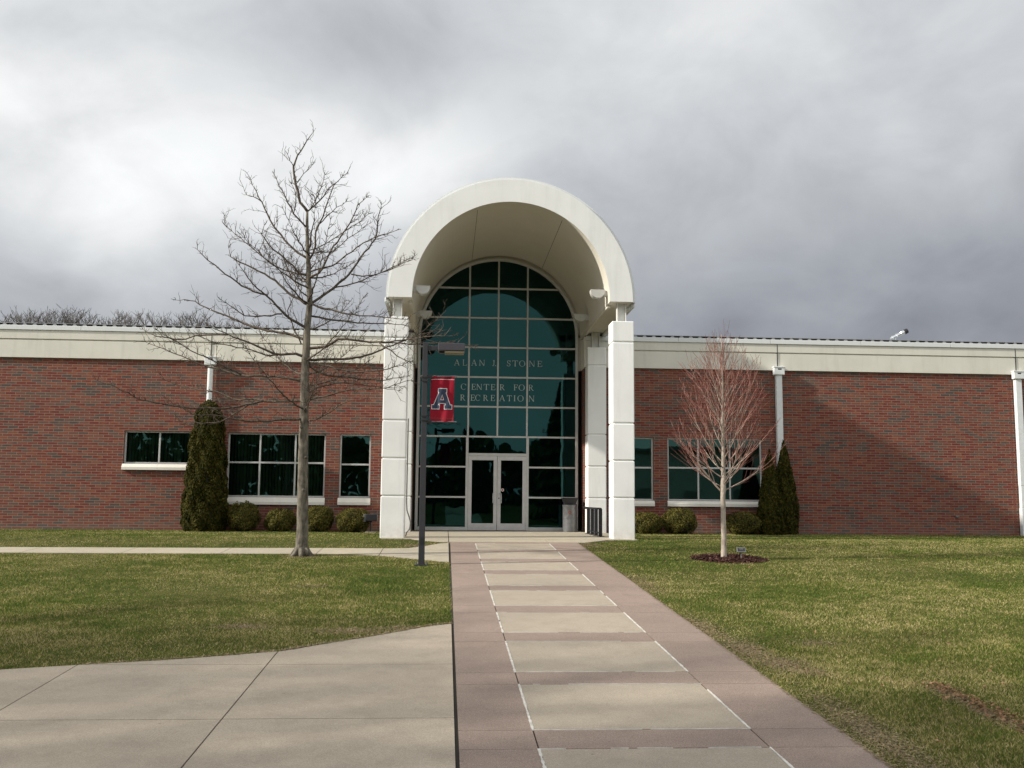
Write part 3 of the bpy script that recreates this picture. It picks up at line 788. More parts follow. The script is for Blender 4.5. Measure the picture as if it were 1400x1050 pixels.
def lettering():
    X = lambda z: .21+(550+z/7-621)*.02425
    L1 = [('A', 497, 550), ('L', 573, 620), ('A', 660, 714), ('N', 735, 790), ('J', 858, 886), ('.', 889, 896), ('S', 1001, 1036), ('T', 1053, 1106), ('O', 1118, 1176), ('N', 1212, 1268), ('E', 1290, 1338)]
    L2 = [('C', 565, 615), ('E', 666, 704), ('N', 712, 766), ('T', 782, 833), ('E', 848, 891), ('R', 935, 980), ('F', 1068, 1106), ('O', 1115, 1172), ('R', 1208, 1255)]
    L3 = [('R', 560, 606), ('E', 658, 698), ('C', 703, 750), ('R', 778, 823), ('E', 848, 889), ('A', 930, 986), ('T', 1004, 1051), ('I', 1066, 1088), ('O', 1105, 1162), ('N', 1210, 1266)]
    for L, z in ((L1, 5.41), (L2, 4.61), (L3, 4.25)):
        for ch, a, b_ in L:
            mb = MB(); letter(mb, ch, X(a), X(b_), z, .195, YG-.012); mb.build('letter', M['letter'], B)
lettering()

def downpipes():
    for x, w in ((-28.2, .20), (-17.8, .20), (-7.45, .17), (10.80, .20), (18.90, .215), (29.2, .2)):
        p = MB(); r = w/2
        if x == -7.45: p.tube([(x, DF-.12, 5.2), (x, DF-.12, 0.0)], r, 16)
        else:
            p.box(x-r, x+r, DF-.19, DF-.03, 1.62, 5.2, .015); p.box(x-r+.006, x+r-.006, DF-.186, DF-.034, .9, 1.622, .015); p.box(x-r-.004, x+r+.004, DF-.195, DF-.025, .0, .9, .015)
        o = p.build('downpipe', M['pipe'], B)
        h = MB(); h.box(x-.175, x+.175, DF-.24, DF-.072, 5.15, 5.40, .015); h.box(x-.19, x+.19, DF-.255, DF-.072, 5.385, 5.425, .008); h.build('rain_head', M['pipe'], o)
        s = MB(); s.box(x-.055, x+.065, DF-.2425, DF-.2, 5.315, 5.355); s.build('overflow_slot', M['dark'], o)
    for x in (10.56, -7.2, 18.66): j = MB(); j.box(x-.012, x+.012, DF-.003, DF+.01, 0.02, ZF); j.build('brick_joint', M['emblem'], B)
    v = MB(); v.box(16.63, 16.73, DF-.04, DF-.001, .58, .64, .01); v.build('wall_vent', M['galv'], B)
downpipes()

# ------------------------------------------------------------------ things on the building
def uplight(side, y, z, label):
    xi = CXV+side*2.67; c = xi-side*.26
    t = tag(empty('uplight', (xi, y, z)), label, 'wall lamp', 'uplights under the entrance vault')
    b = MB(); n = 14; y0, y1 = y-.13, y+.13
    prof = [(c-.20, z+.115), (c+.20, z+.115)]+[(c+.20*cos(a), z+.085-.20*sin(a)) for a in [pi*k/n for k in range(n+1)]]
    b.poly([(px_, y0, pz) for px_, pz in reversed(prof)]); b.poly([(px_, y1, pz) for px_, pz in prof])
    for k in range(len(prof)):
        a_, b2 = prof[k], prof[(k+1) % len(prof)]; b.quad((a_[0], y0, a_[1]), (b2[0], y0, b2[1]), (b2[0], y1, b2[1]), (a_[0], y1, a_[1]))
    b.build('lamp_bowl', M['fixture'], t)
    a = MB(); x0, x1 = sorted((xi+side*.01, c+side*.17)); a.box(x0, x1, y-.08, y+.08, z-.05, z+.10, .012); a.build('bracket', M['fixture'], t)
uplight(-1, 26.95, 6.70, 'white half round uplight at the front left springing of the entrance vault')
uplight(1, 26.95, 6.70, 'white half round uplight at the front right springing of the entrance vault')
uplight(-1, 30.6, 6.70, 'shaded half round uplight left of the glazed arch at the back of the vault')
uplight(1, 30.6, 6.70, 'shaded half round uplight right of the glazed arch at the back of the vault')

def roof_tube():
    t = tag(empty('roof_spotlight', (15.3, 32.6, 6.42)), 'small silver tube spotlight tilted up on the right roof edge', 'spotlight')
    a = Vector((15.02, 32.6, 6.58)); b_ = Vector((15.62, 32.6, 6.87)); d = b_-a
    m = MB(); ts = [0, .1, .12, .16, .18, .34, .36, .40, .42, .6, .62, .8]; rs = [.035, .05, .07, .07, .05, .055, .075, .075, .06, .065, .075, .08]
    m.tube([a+d*k for k in ts], rs, 14); m.build('barrel', M['silver'], t)
    m = MB(); m.tube([a+d*.8, a+d*.86, a+d], [.075, .09, .085], 14); m.build('hood', M['black'], t)
    m = MB(); m.tube([(15.2, 32.6, 6.36), (15.2, 32.6, 6.66)], .018, 8); m.tube([(15.06, 32.6, 6.40), (15.34, 32.6, 6.40)], .02, 6); m.build('bracket', M['silver'], t)
roof_tube()

def cable():
    m = MB(); y = 27.22
    m.tube([(-1.045, y, 3.2), (-1.045, y, 2.0), (-1.045, y, .95), (-1.03, y, .72), (-.97, y, .55), (-.925, y, .38), (-.95, y, .22), (-1.03, y, .12), (-1.05, y, .03)], .016, 7)
    tag(m.build('cable', M['cablem']), 'thin grey cable looping down the inner side of the left front pillar', 'cable')
cable()

# ------------------------------------------------------------------ lamp post and banner
def lamp_post():
    x, y = -.46, 20.32; z0 = zg(y)
    t = tag(empty('lamp_post', (x, y, z0)), 'tall dark square lamp post with box light standing by the walkway', 'street lamp')
    m = MB(); s0, s1 = .062, .052; top = 4.22
    i = len(m.v)
    for z, s in ((z0, s0), (top, s1)): m.v += [(x-s, y-s, z), (x+s, y-s, z), (x+s, y+s, z), (x-s, y+s, z)]
    for k in range(4): m.f.append((k, (k+1) % 4, 4+(k+1) % 4, 4+k)); m.mi.append(0)
    m.f.append((4, 5, 6, 7)); m.mi.append(0)
    add_bevel(m.build('pole', M['pole'], t), .008)
    m = MB(); m.box(x-.13, x+.13, y-.13, y+.13, z0-.02, z0+.025, .006); m.build('base_plate', M['black'], t)
    for sx in (-1, 1):
        for sy in (-1, 1):
            m = MB(); m.tube([(x+sx*.1, y+sy*.1, z0+.02), (x+sx*.1, y+sy*.1, z0+.075)], .014, 6); m.build('bolt', M['galv'], t)
    m = MB(); m.box(x+.05, x+.27, y-.035, y+.035, 4.06, 4.15, .006); m.build('arm', M['pole'], t)
    h = MB(); h.box(x+.26, x+.81, y-.20, y+.20, 4.035, 4.19, .012); ho = h.build('lamp_head', M['lamphead'], t)
    l = MB(); l.box(x+.40, x+.79, y-.17, y+.17, 3.995, 4.034, .006); l.build('lens', M['lens'], ho)
    l = MB(); l.box(x+.285, x+.385, y-.05, y+.05, 4.0, 4.034); l.build('sensor', M['black'], ho)
    for z in (3.50, 3.42, 2.62, 2.70):
        m = MB(); s = .069; m.box(x-s, x+s, y-s, y+s, z-.012, z+.012); m.build('strap', M['black'], t)
    for z in (3.515, 2.595):
        m = MB(); m.tube([(x+.05, y, z), (x+.66, y, z+(.02 if z > 3 else 0))], .011, 8); m.build('banner_arm', M['galv'], t)
        m = MB(); m.box(x+.05, x+.15, y-.03, y+.03, z-.035, z+.035, .008); m.build('arm_clamp', M['black'], t)
    hh = MB(); hh.box(x-.03, x+.03, y-s0-.004, y-s0+.004, z0+.42, z0+.56); hh.build('hand_hole_cover', M['black'], t)
lamp_post()

def banner():
    x0, x1, z0, z1, y = -.335, .145, 2.60, 3.53, 20.32
    def wob(u, v): return .016*sin(7*u+3*v)*(v*(1-v)*3+.25)+.010*sin(15*u-5*v+1)*(1-v*.4)+.02*sin(pi*v)
    def pt(u, v, dy=0):
        sag = .012*sin(pi*u)*(1 if v > .5 else -1)
        return (x0+(x1-x0)*u-.012*(1-v), y+wob(u, v)+dy, z0+(z1-z0)*v+sag*.3)
    t = tag(empty('banner', (x0, y, z0)), 'red pole banner with a navy block letter A outlined in white', 'banner')
    def sheet(name, mat, polys, dy, sub=True):
        bm = bmesh.new()
        for loops in polys:
            es = []
            for lp in loops:
                vs_ = [bm.verts.new((a, 0, b_)) for a, b_ in lp]
                for i in range(len(vs_)): es.append(bm.edges.new((vs_[i], vs_[(i+1) % len(vs_)])))
            bmesh.ops.triangle_fill(bm, use_beauty=True, edges=es)
        for _ in range(3):
            bmesh.ops.subdivide_edges(bm, edges=[e_ for e_ in bm.edges if e_.calc_length() > .07], cuts=1, use_grid_fill=True)
        bmesh.ops.triangulate(bm, faces=bm.faces)
        for v in bm.verts: v.co = Vector(pt(v.co.x, v.co.z, dy))
        bmesh.ops.recalc_face_normals(bm, faces=bm.faces)
        mb = MB(); mb.addbm(bm); return mb.build(name, mat, t)
    g = MB(); N, K = 16, 28
    for i in range(N):
        for j in range(K): g.quad(pt(i/N, j/K), pt((i+1)/N, j/K), pt((i+1)/N, (j+1)/K), pt(i/N, (j+1)/K))
    c = g.build('cloth', M['banner'], t); sol = c.modifiers.new('thick', 'SOLIDIFY'); sol.thickness = .004; sol.offset = 1
    for v in (.925, .075):
        s = MB()
        for i in range(N): s.quad(pt(i/N, v-.004, -.008), pt((i+1)/N, v-.004, -.008), pt((i+1)/N, v+.004, -.008), pt(i/N, v+.004, -.008))
        s.build('hem_stitch', M['emblem'] if v < .5 else M['outline'], t)
    out = [(31, 100), (72, 100), (72, 83), (67, 83), (91, 18), (100, 18), (100, 0), (64, 0), (64, 18), (71, 18), (68, 29), (33, 29), (29, 18), (36, 18), (36, 0), (0, 0), (0, 18), (9, 18), (35, 83), (31, 83)]
    big = [(28, 103.5), (75, 103.5), (75, 79.5), (71.8, 79.5), (93.3, 21.5), (103, 21.5), (103, -3.5), (61, -3.5), (61, 21.5), (67, 21.5), (65.8, 25.5), (35.2, 25.5), (34, 21.5), (39, 21.5), (39, -3.5), (-3, -3.5), (-3, 21.5), (6.7, 21.5), (30.2, 79.5), (28, 79.5)]
    tri = [(50.5, 72), (60, 44), (41, 44)]; tri_s = [(50.5, 65), (56.5, 47), (44.5, 47)]
    cv_ = lambda L: [(.08+.84*a/100*.99, .285+.43*b_/100*1.0) for a, b_ in L]
    sheet('letter_outline', M['outline'], [[cv_(big), cv_(tri_s)]], -.013)
    sheet('letter', M['navy'], [[cv_(out), cv_(tri)]], -.018)
banner()

# ------------------------------------------------------------------ trash can, rack, floodlight, plaque
def trash_can():
    x, y = 3.985, 32.05; r = .225; z0 = .024
    t = tag(empty('trash_can', (x, y, z0)), 'grey metal litter bin with black funnel top beside the entrance doors', 'trash can')
    m = MB(); m.lathe(x, y, [(r-.012, z0), (r-.012, z0+.03), (r, z0+.03), (r, z0+.42), (r+.006, z0+.425), (r+.006, z0+.445), (r, z0+.45), (r, z0+.80), (r+.008, z0+.81), (r+.008, z0+.85), (r-.01, z0+.86)], 36)
    b = m.build('body', M['galv'], t, smooth=True); b.modifiers.new('s', 'EDGE_SPLIT').split_angle = radians(40)
    m = MB(); i = 0; zt = z0+.86
    a, c, h = .17, .245, .225
    m.v += [(x-a, y-a, zt), (x+a, y-a, zt), (x+a, y+a, zt), (x-a, y+a, zt), (x-c, y-c, zt+h), (x+c, y-c, zt+h), (x+c, y+c, zt+h), (x-c, y+c, zt+h)]
    e_ = c-.02; m.v += [(x-e_, y-e_, zt+h), (x+e_, y-e_, zt+h), (x+e_, y+e_, zt+h), (x-e_, y+e_, zt+h), (x-.1, y-.1, zt+.04), (x+.1, y-.1, zt+.04), (x+.1, y+.1, zt+.04), (x-.1, y+.1, zt+.04)]
    for k in range(4):
        j = (k+1) % 4
        m.f += [(k, j, 4+j, 4+k), (4+k, 4+j, 8+j, 8+k), (8+k, 8+j, 12+j, 12+k)]; m.mi += [0, 0, 0]
    m.f += [(3, 2, 1, 0), (12, 13, 14, 15)]; m.mi += [0, 0]
    m.build('funnel_top', M['black'], t)
    m = MB(); m.lathe(x, y, [(r+.012, zt-.012), (r+.012, zt+.012), (.1, zt+.014)], 30); m.build('collar', M['black'], t)
    # emblem and lettering, wrapped on the body
    ang0 = atan2(-y, -x)
    def wrap(u, z, d=.004): a_ = ang0+u/r; return (x+(r+d)*cos(a_), y+(r+d)*sin(a_), z)
    m = MB(); N = 24
    for k in range(N):
        a_, b_ = 2*pi*k/N, 2*pi*(k+1)/N
        m.quad(wrap(.052*cos(a_), z0+.62+.052*sin(a_)), wrap(.052*cos(b_), z0+.62+.052*sin(b_)), wrap(.020*cos(b_), z0+.62+.020*sin(b_)), wrap(.020*cos(a_), z0+.62+.020*sin(a_)))
    m.build('emblem', M['emblem'], t)
    f = MB(); xx = -.105
    for ch, w in (('A', .05), ('L', .042), ('M', .056), ('A', .05)): letter(f, ch, xx, xx+w, z0+.485, .055, 0); xx += w+.010
    g = MB()
    for poly in f.f: g.poly([wrap(f.v[i][0], f.v[i][2], .004-f.v[i][1]) for i in poly])
    g.build('emblem_text', M['cablem'], t)
trash_can()

def bike_rack():
    t = tag(empty('bike_rack', (4.36, 29, .02)), 'black steel bike rack with upright posts between the right pillars', 'bike rack')
    x = 4.34
    m = MB(); m.tube([(x, 27.85, .80), (x, 30.55, .80)], .028, 10); m.tube([(x, 27.95, .12), (x, 30.4, .12)], .02, 8); m.build('rail', M['black'], t)
    for y in (27.95, 28.75, 29.5, 30.3):
        m = MB(); m.box(x-.05, x+.05, y-.045, y+.045, .03, .80, .018); m.build('rack_post', M['black'], t)
        m = MB(); m.box(x-.09, x+.09, y-.09, y+.09, .022, .034); m.build('foot_plate', M['black'], t)
    m = MB(); m.tube([(x, 30.5, .80), (x-.03, 30.6, .80), (x-.12, 30.62, .81)], .035, 8); m.build('end_hook', M['black'], t)
bike_rack()

def floodlight():
    x, y = -2.24, 30.6
    t = tag(empty('floodlight', (x, y, 0)), 'black ground floodlight beside the left pillar pointing at the shrubs', 'floodlight')
    m = MB(); m.box(x-.14, x+.20, y-.16, y+.10, .345, .555, .02); m.build('housing', M['black'], t)
    m = MB(); m.box(x-.215, x-.142, y-.15, y+.09, .325, .56, .018); m.build('lamp_front', M['galv'], t)
    m = MB(); m.tube([(x+.0, y, .0), (x+.0, y, .35)], .022, 8); m.tube([(x-.05, y-.03, .345), (x+.05, y-.03, .345)], .03, 8); m.build('stem', M['black'], t)
    m = MB(); m.box(x-.16, x+.16, y-.12, y+.12, -.02, .035, .01); m.build('base', M['sidewalk'], t)
floodlight()

def plaque():
    x, y = 6.36, 21.32; z0 = zg(y)
    t = tag(empty('plaque_sign', (x, y, z0)), 'small dark plaque on a thin stake beside the red twigged maple', 'sign')
    m = MB(); m.tube([(x, y, z0-.05), (x, y+.01, z0+.20)], .010, 6); m.build('stake', M['plaquef'], t)
    def plate(w, h, d, th, name, mat, par):
        R_ = Matrix.Rotation(radians(-42), 3, 'X') @ Matrix.Identity(3)
        Rz = Matrix.Rotation(radians(-9), 3, 'Z'); mb = MB()
        bm = bmesh.new(); bmesh.ops.create_cube(bm, size=1); bmesh.ops.scale(bm, vec=(w, th, h), verts=bm.verts)
        for v in bm.verts: v.co = Rz @ (R_ @ (v.co+Vector((0, d, 0))))+Vector((x, y, z0+.245))
        mb.addbm(bm); return mb.build(name, mat, par)
    plate(.185, .125, 0, .016, 'frame', M['plaquef'], t); plate(.155, .095, -.011, .008, 'plate', M['plaque'], t)
    for k in range(3): plate(.10-.02*k, .008, -.0165, .003, 'text_line', M['plaquef'], t).location.z += .022-.02*k
plaque()

# ------------------------------------------------------------------ vegetation
LIMBS = [[[-3.19,21.97,7.4,0.05],[-3.35,21.98,7.61,0.044],[-3.45,21.98,7.99,0.038],[-3.52,21.98,8.43,0.032],[-3.45,21.98,8.68,0.025],[-3.26,21.97,9.03,0.017],[-3.12,21.98,9.24,0.006]],[[-3.44,22.03,8.07,0.014],[-3.3,21.99,8.26,0.011],[-3.13,22.0,8.47,0.006]],[[-3.5,21.89,8.4,0.012],[-3.6,21.87,8.52,0.01],[-3.65,21.85,8.66,0.006]],[[-3.2,21.96,7.03,0.03],[-3.46,21.87,7.3,0.025],[-3.64,21.8,7.65,0.02],[-3.79,21.75,7.9,0.014],[-3.9,21.71,8.14,0.006]],[[-3.5,22.1,7.43,0.02],[-3.48,22.09,7.78,0.014],[-3.58,22.12,8.06,0.006]],[[-3.18,21.97,7.4,0.026],[-2.94,22.07,7.69,0.021],[-2.68,22.17,8.07,0.015],[-2.37,22.29,8.41,0.006]],[[-3.15,21.96,7.41,0.02],[-2.94,21.88,7.76,0.014],[-2.81,21.83,8.21,0.006]],[[-3.1,21.96,6.31,0.036],[-2.97,21.94,6.59,0.032],[-2.98,21.94,6.93,0.028],[-2.84,21.91,7.27,0.024],[-2.73,21.89,7.64,0.019],[-2.61,21.87,7.98,0.014],[-2.45,21.84,8.15,0.006]],[[-2.91,22.05,7.15,0.02],[-2.66,22.12,7.46,0.014],[-2.37,22.2,7.71,0.006]],[[-3.16,21.97,6.33,0.04],[-3.5,22.09,6.58,0.035],[-3.97,22.24,7.11,0.029],[-4.18,22.3,7.53,0.023],[-4.34,22.35,7.8,0.016],[-4.57,22.42,8.23,0.006]],[[-4.27,22.16,7.68,0.016],[-4.42,22.18,7.76,0.012],[-4.59,22.21,7.81,0.006]],[[-3.11,21.96,5.88,0.04],[-2.89,21.86,5.95,0.036],[-2.71,21.78,6.21,0.031],[-2.55,21.71,6.54,0.026],[-2.2,21.55,7.03,0.021],[-2.02,21.47,7.41,0.015],[-1.84,21.39,7.58,0.006]],[[-3.12,21.99,6.45,0.024],[-2.85,22.09,6.5,0.021],[-2.61,22.18,6.57,0.017],[-2.21,22.33,6.97,0.012],[-1.83,22.47,7.3,0.006]],[[-3.1,21.95,6.51,0.02],[-2.83,21.88,6.6,0.017],[-2.54,21.8,6.75,0.014],[-2.15,21.7,7.0,0.011],[-1.8,21.6,7.27,0.006]],[[-3.06,21.99,5.3,0.046],[-2.58,22.13,5.71,0.041],[-2.24,22.22,6.05,0.035],[-2.01,22.29,6.45,0.029],[-1.7,22.37,6.92,0.023],[-1.64,22.39,7.44,0.016],[-1.58,22.41,7.73,0.006]],[[-3.1,21.95,6.01,0.03],[-2.81,21.85,6.09,0.027],[-2.58,21.77,6.13,0.024],[-2.04,21.58,6.49,0.02],[-1.63,21.43,6.71,0.016],[-1.35,21.33,6.77,0.012],[-1.17,21.27,6.82,0.006]],[[-2.59,22.23,5.72,0.026],[-2.19,22.42,5.87,0.022],[-1.72,22.63,6.12,0.018],[-1.3,22.82,6.34,0.013],[-0.87,23.01,6.62,0.006]],[[-2.17,21.88,5.97,0.024],[-1.78,21.85,5.94,0.019],[-1.25,21.8,6.12,0.014],[-0.77,21.76,6.38,0.006]],[[-3.06,21.94,5.28,0.036],[-2.46,21.68,5.1,0.03],[-2.05,21.51,4.99,0.024],[-1.54,21.28,4.93,0.016],[-0.88,20.98,4.81,0.006]],[[-3.09,21.98,5.04,0.034],[-2.57,22.18,4.98,0.029],[-1.92,22.42,4.97,0.023],[-1.38,22.61,5.0,0.016],[-0.99,22.75,4.99,0.006]],[[-3.08,21.96,4.29,0.05],[-2.66,21.84,4.33,0.046],[-2.42,21.76,4.47,0.041],[-2.2,21.69,4.48,0.037],[-1.84,21.58,4.42,0.032],[-1.45,21.46,4.38,0.027],[-0.86,21.27,4.44,0.021],[-0.57,21.17,4.52,0.015],[-0.25,21.07,4.61,0.006]],[[-0.84,20.77,4.35,0.02],[-0.5,20.58,4.37,0.016],[-0.19,20.4,4.37,0.012],[0.15,20.2,4.37,0.006]],[[-1.48,21.68,4.42,0.022],[-0.82,21.56,4.38,0.019],[-0.2,21.45,4.41,0.016],[0.2,21.37,4.37,0.012],[0.57,21.31,4.34,0.006]],[[-3.07,21.98,4.05,0.046],[-2.63,22.17,4.1,0.042],[-2.2,22.35,4.15,0.037],[-1.73,22.54,4.28,0.032],[-1.38,22.69,4.47,0.027],[-0.92,22.87,4.69,0.021],[-0.64,22.98,4.87,0.015],[-0.12,23.19,5.38,0.006]],[[-1.47,21.4,4.36,0.026],[-1.08,21.26,4.08,0.018],[-0.73,21.13,3.86,0.006]],[[-3.08,21.97,3.95,0.04],[-2.75,22.06,3.74,0.033],[-2.24,22.21,3.7,0.026],[-1.52,22.4,3.68,0.018],[-0.89,22.57,3.8,0.006]],[[-3.08,21.97,4.0,0.036],[-2.58,21.75,3.88,0.03],[-2.02,21.51,3.74,0.024],[-1.27,21.17,3.77,0.016],[-0.75,20.93,3.92,0.006]],[[-3.1,21.96,3.14,0.034],[-2.65,21.86,3.25,0.029],[-2.08,21.71,3.37,0.023],[-1.44,21.53,3.39,0.016],[-0.78,21.35,3.56,0.006]],[[-3.11,21.99,3.27,0.028],[-2.77,22.12,3.48,0.024],[-2.31,22.33,3.58,0.019],[-1.68,22.62,3.56,0.014],[-1.11,22.88,3.49,0.006]],[[-3.08,21.94,2.7,0.022],[-2.7,21.77,2.77,0.019],[-2.34,21.54,2.98,0.016],[-2.04,21.36,3.1,0.012],[-1.72,21.16,3.11,0.006]],[[-3.14,21.97,5.93,0.04],[-3.32,21.92,5.96,0.035],[-3.46,21.88,6.13,0.029],[-3.87,21.77,6.46,0.023],[-4.13,21.7,6.78,0.016],[-4.08,21.71,6.98,0.006]],[[-3.33,22.03,5.96,0.026],[-3.91,22.23,6.2,0.022],[-4.28,22.35,6.5,0.018],[-4.64,22.47,6.8,0.013],[-5.14,22.62,7.21,0.006]],[[-3.08,21.98,5.27,0.044],[-3.56,22.05,5.55,0.039],[-3.87,22.1,5.83,0.034],[-4.25,22.16,6.05,0.028],[-4.69,22.24,6.27,0.022],[-4.89,22.27,6.4,0.015],[-4.95,22.28,6.59,0.006]],[[-3.09,21.96,4.75,0.05],[-3.44,21.84,4.9,0.044],[-3.67,21.76,5.09,0.038],[-3.84,21.69,5.31,0.032],[-4.07,21.6,5.47,0.025],[-4.35,21.5,5.75,0.017],[-4.58,21.41,6.08,0.006]],[[-4.0,21.89,5.46,0.032],[-4.41,21.85,5.58,0.028],[-4.77,21.82,5.81,0.024],[-5.12,21.79,6.06,0.019],[-5.39,21.76,6.29,0.014],[-5.51,21.75,6.41,0.006]],[[-3.11,21.98,4.47,0.046],[-3.6,22.16,4.65,0.042],[-4.18,22.38,4.77,0.037],[-4.71,22.58,4.97,0.032],[-5.18,22.75,5.18,0.027],[-5.59,22.89,5.36,0.021],[-5.93,23.01,5.53,0.015],[-6.3,23.15,5.55,0.006]],[[-3.62,21.66,5.0,0.026],[-3.96,21.45,4.91,0.022],[-4.32,21.23,4.88,0.018],[-4.53,21.1,5.01,0.013],[-4.76,20.95,5.14,0.006]],[[-3.1,21.97,4.09,0.05],[-3.34,21.92,4.16,0.044],[-3.77,21.84,4.14,0.038],[-4.11,21.78,4.28,0.032],[-4.46,21.71,4.41,0.025],[-4.79,21.65,4.54,0.017],[-5.19,21.57,4.7,0.006]],[[-4.92,22.44,4.65,0.028],[-5.55,22.6,4.65,0.024],[-6.06,22.73,4.57,0.019],[-6.71,22.89,4.68,0.014],[-6.95,22.95,4.82,0.006]],[[-3.72,21.66,4.1,0.028],[-3.84,21.59,4.05,0.024],[-4.22,21.4,4.16,0.019],[-4.83,21.08,4.23,0.014],[-5.14,20.92,4.35,0.006]],[[-3.14,21.99,3.59,0.046],[-3.94,22.2,3.7,0.042],[-4.56,22.36,3.71,0.037],[-5.07,22.49,3.87,0.032],[-5.49,22.59,3.96,0.027],[-5.78,22.66,4.1,0.021],[-6.37,22.81,4.33,0.015],[-6.87,22.93,4.52,0.006]],[[-4.39,21.45,3.62,0.026],[-4.82,21.27,3.84,0.022],[-5.24,21.1,4.01,0.018],[-5.66,20.92,4.25,0.013],[-6.0,20.78,4.44,0.006]],[[-3.12,21.99,3.16,0.04],[-3.81,22.2,3.13,0.036],[-4.27,22.34,3.19,0.032],[-4.73,22.48,3.2,0.028],[-5.05,22.57,3.35,0.024],[-5.6,22.73,3.43,0.019],[-6.26,22.92,3.61,0.014],[-6.63,23.02,3.82,0.006]],[[-4.2,22.07,3.15,0.026],[-4.54,22.11,2.91,0.022],[-4.93,22.14,2.67,0.018],[-5.5,22.19,2.64,0.013],[-5.93,22.23,2.69,0.006]],[[-3.95,21.71,3.1,0.036],[-4.58,21.52,2.92,0.033],[-5.17,21.34,2.89,0.029],[-5.64,21.19,2.91,0.026],[-5.96,21.09,2.96,0.022],[-6.33,20.98,3.03,0.018],[-6.67,20.87,3.2,0.013],[-7.12,20.72,3.37,0.006]],[[-3.12,21.94,2.75,0.04],[-3.23,21.89,2.71,0.036],[-3.65,21.7,2.69,0.032],[-4.0,21.54,2.64,0.028],[-4.53,21.29,2.66,0.024],[-4.81,21.16,2.73,0.019],[-5.26,20.94,2.73,0.014],[-5.48,20.83,2.88,0.006]],[[-3.07,22.0,5.43,0.026],[-3.27,22.03,5.59,0.022],[-3.45,22.1,5.82,0.018],[-3.58,22.15,6.04,0.013],[-3.71,22.2,6.39,0.006]],[[-3.22,21.94,4.39,0.024],[-3.38,21.89,4.71,0.021],[-3.52,21.86,5.11,0.017],[-3.41,21.89,5.45,0.012],[-3.26,21.94,5.79,0.006]]]
TRUNK = [[-3.07,21.97,-0.21,0.21],[-3.07,21.97,-0.02,0.165],[-3.07,21.97,0.33,0.155],[-3.09,21.97,1.35,0.14],[-3.11,21.97,2.31,0.128],[-3.11,21.97,3.11,0.118],[-3.12,21.97,3.91,0.112],[-3.11,21.97,4.4,0.1],[-3.1,21.97,4.89,0.09],[-3.07,21.97,5.3,0.08],[-3.11,21.97,5.88,0.068],[-3.14,21.97,6.38,0.058],[-3.18,21.97,6.91,0.045],[-3.19,21.97,7.4,0.032]]

def rvec():
    while True:
        v = Vector((random.uniform(-1, 1), random.uniform(-1, 1), random.uniform(-1, 1)))
        if .05 < v.length < 1: return v.normalized()
def twig(mb, p, d, L, r, lev, upb=.25, n=3):
    pts = [p.copy()]; seg = max(2, int(L/.09)); d = d.normalized()
    seg = min(seg, 5); rad = [r]
    for k in range(seg):
        d = (d+rvec()*.33+Vector((0, 0, upb*.3))).normalized(); p = p+d*(L/seg); pts.append(p.copy()); rad.append(r*(1-.55*(k+1)/seg))
        if lev > 0 and random.random() < .85:
            sd_ = (d+rvec()*.95).normalized(); sd_.z += upb*.4
            twig(mb, p.copy(), sd_, L*random.uniform(.3, .55), r*.75, lev-1, upb, n)
    mb.tube(pts, rad, n, False)
def smooth_line(rows, step=.22, jit=.018):
    P = [Vector(r[:3]) for r in rows]; R_ = [r[3] for r in rows]; out = []; ro = []
    for k in range(len(P)-1):
        a, b_ = P[k], P[k+1]; m0 = (P[min(k+1, len(P)-1)]-P[max(k-1, 0)])*.5; m1 = (P[min(k+2, len(P)-1)]-P[k])*.5
        n = max(1, int((b_-a).length/step))
        for j in range(n):
            t = j/n; h00 = 2*t**3-3*t*t+1; h10 = t**3-2*t*t+t; h01 = -2*t**3+3*t*t; h11 = t**3-t*t
            q = a*h00+m0*h10+b_*h01+m1*h11
            if k+j > 0: q += rvec()*jit
            out.append(q); ro.append(R_[k]*(1-t)+R_[k+1]*t)
    out.append(P[-1]); ro.append(R_[-1]); return out, ro

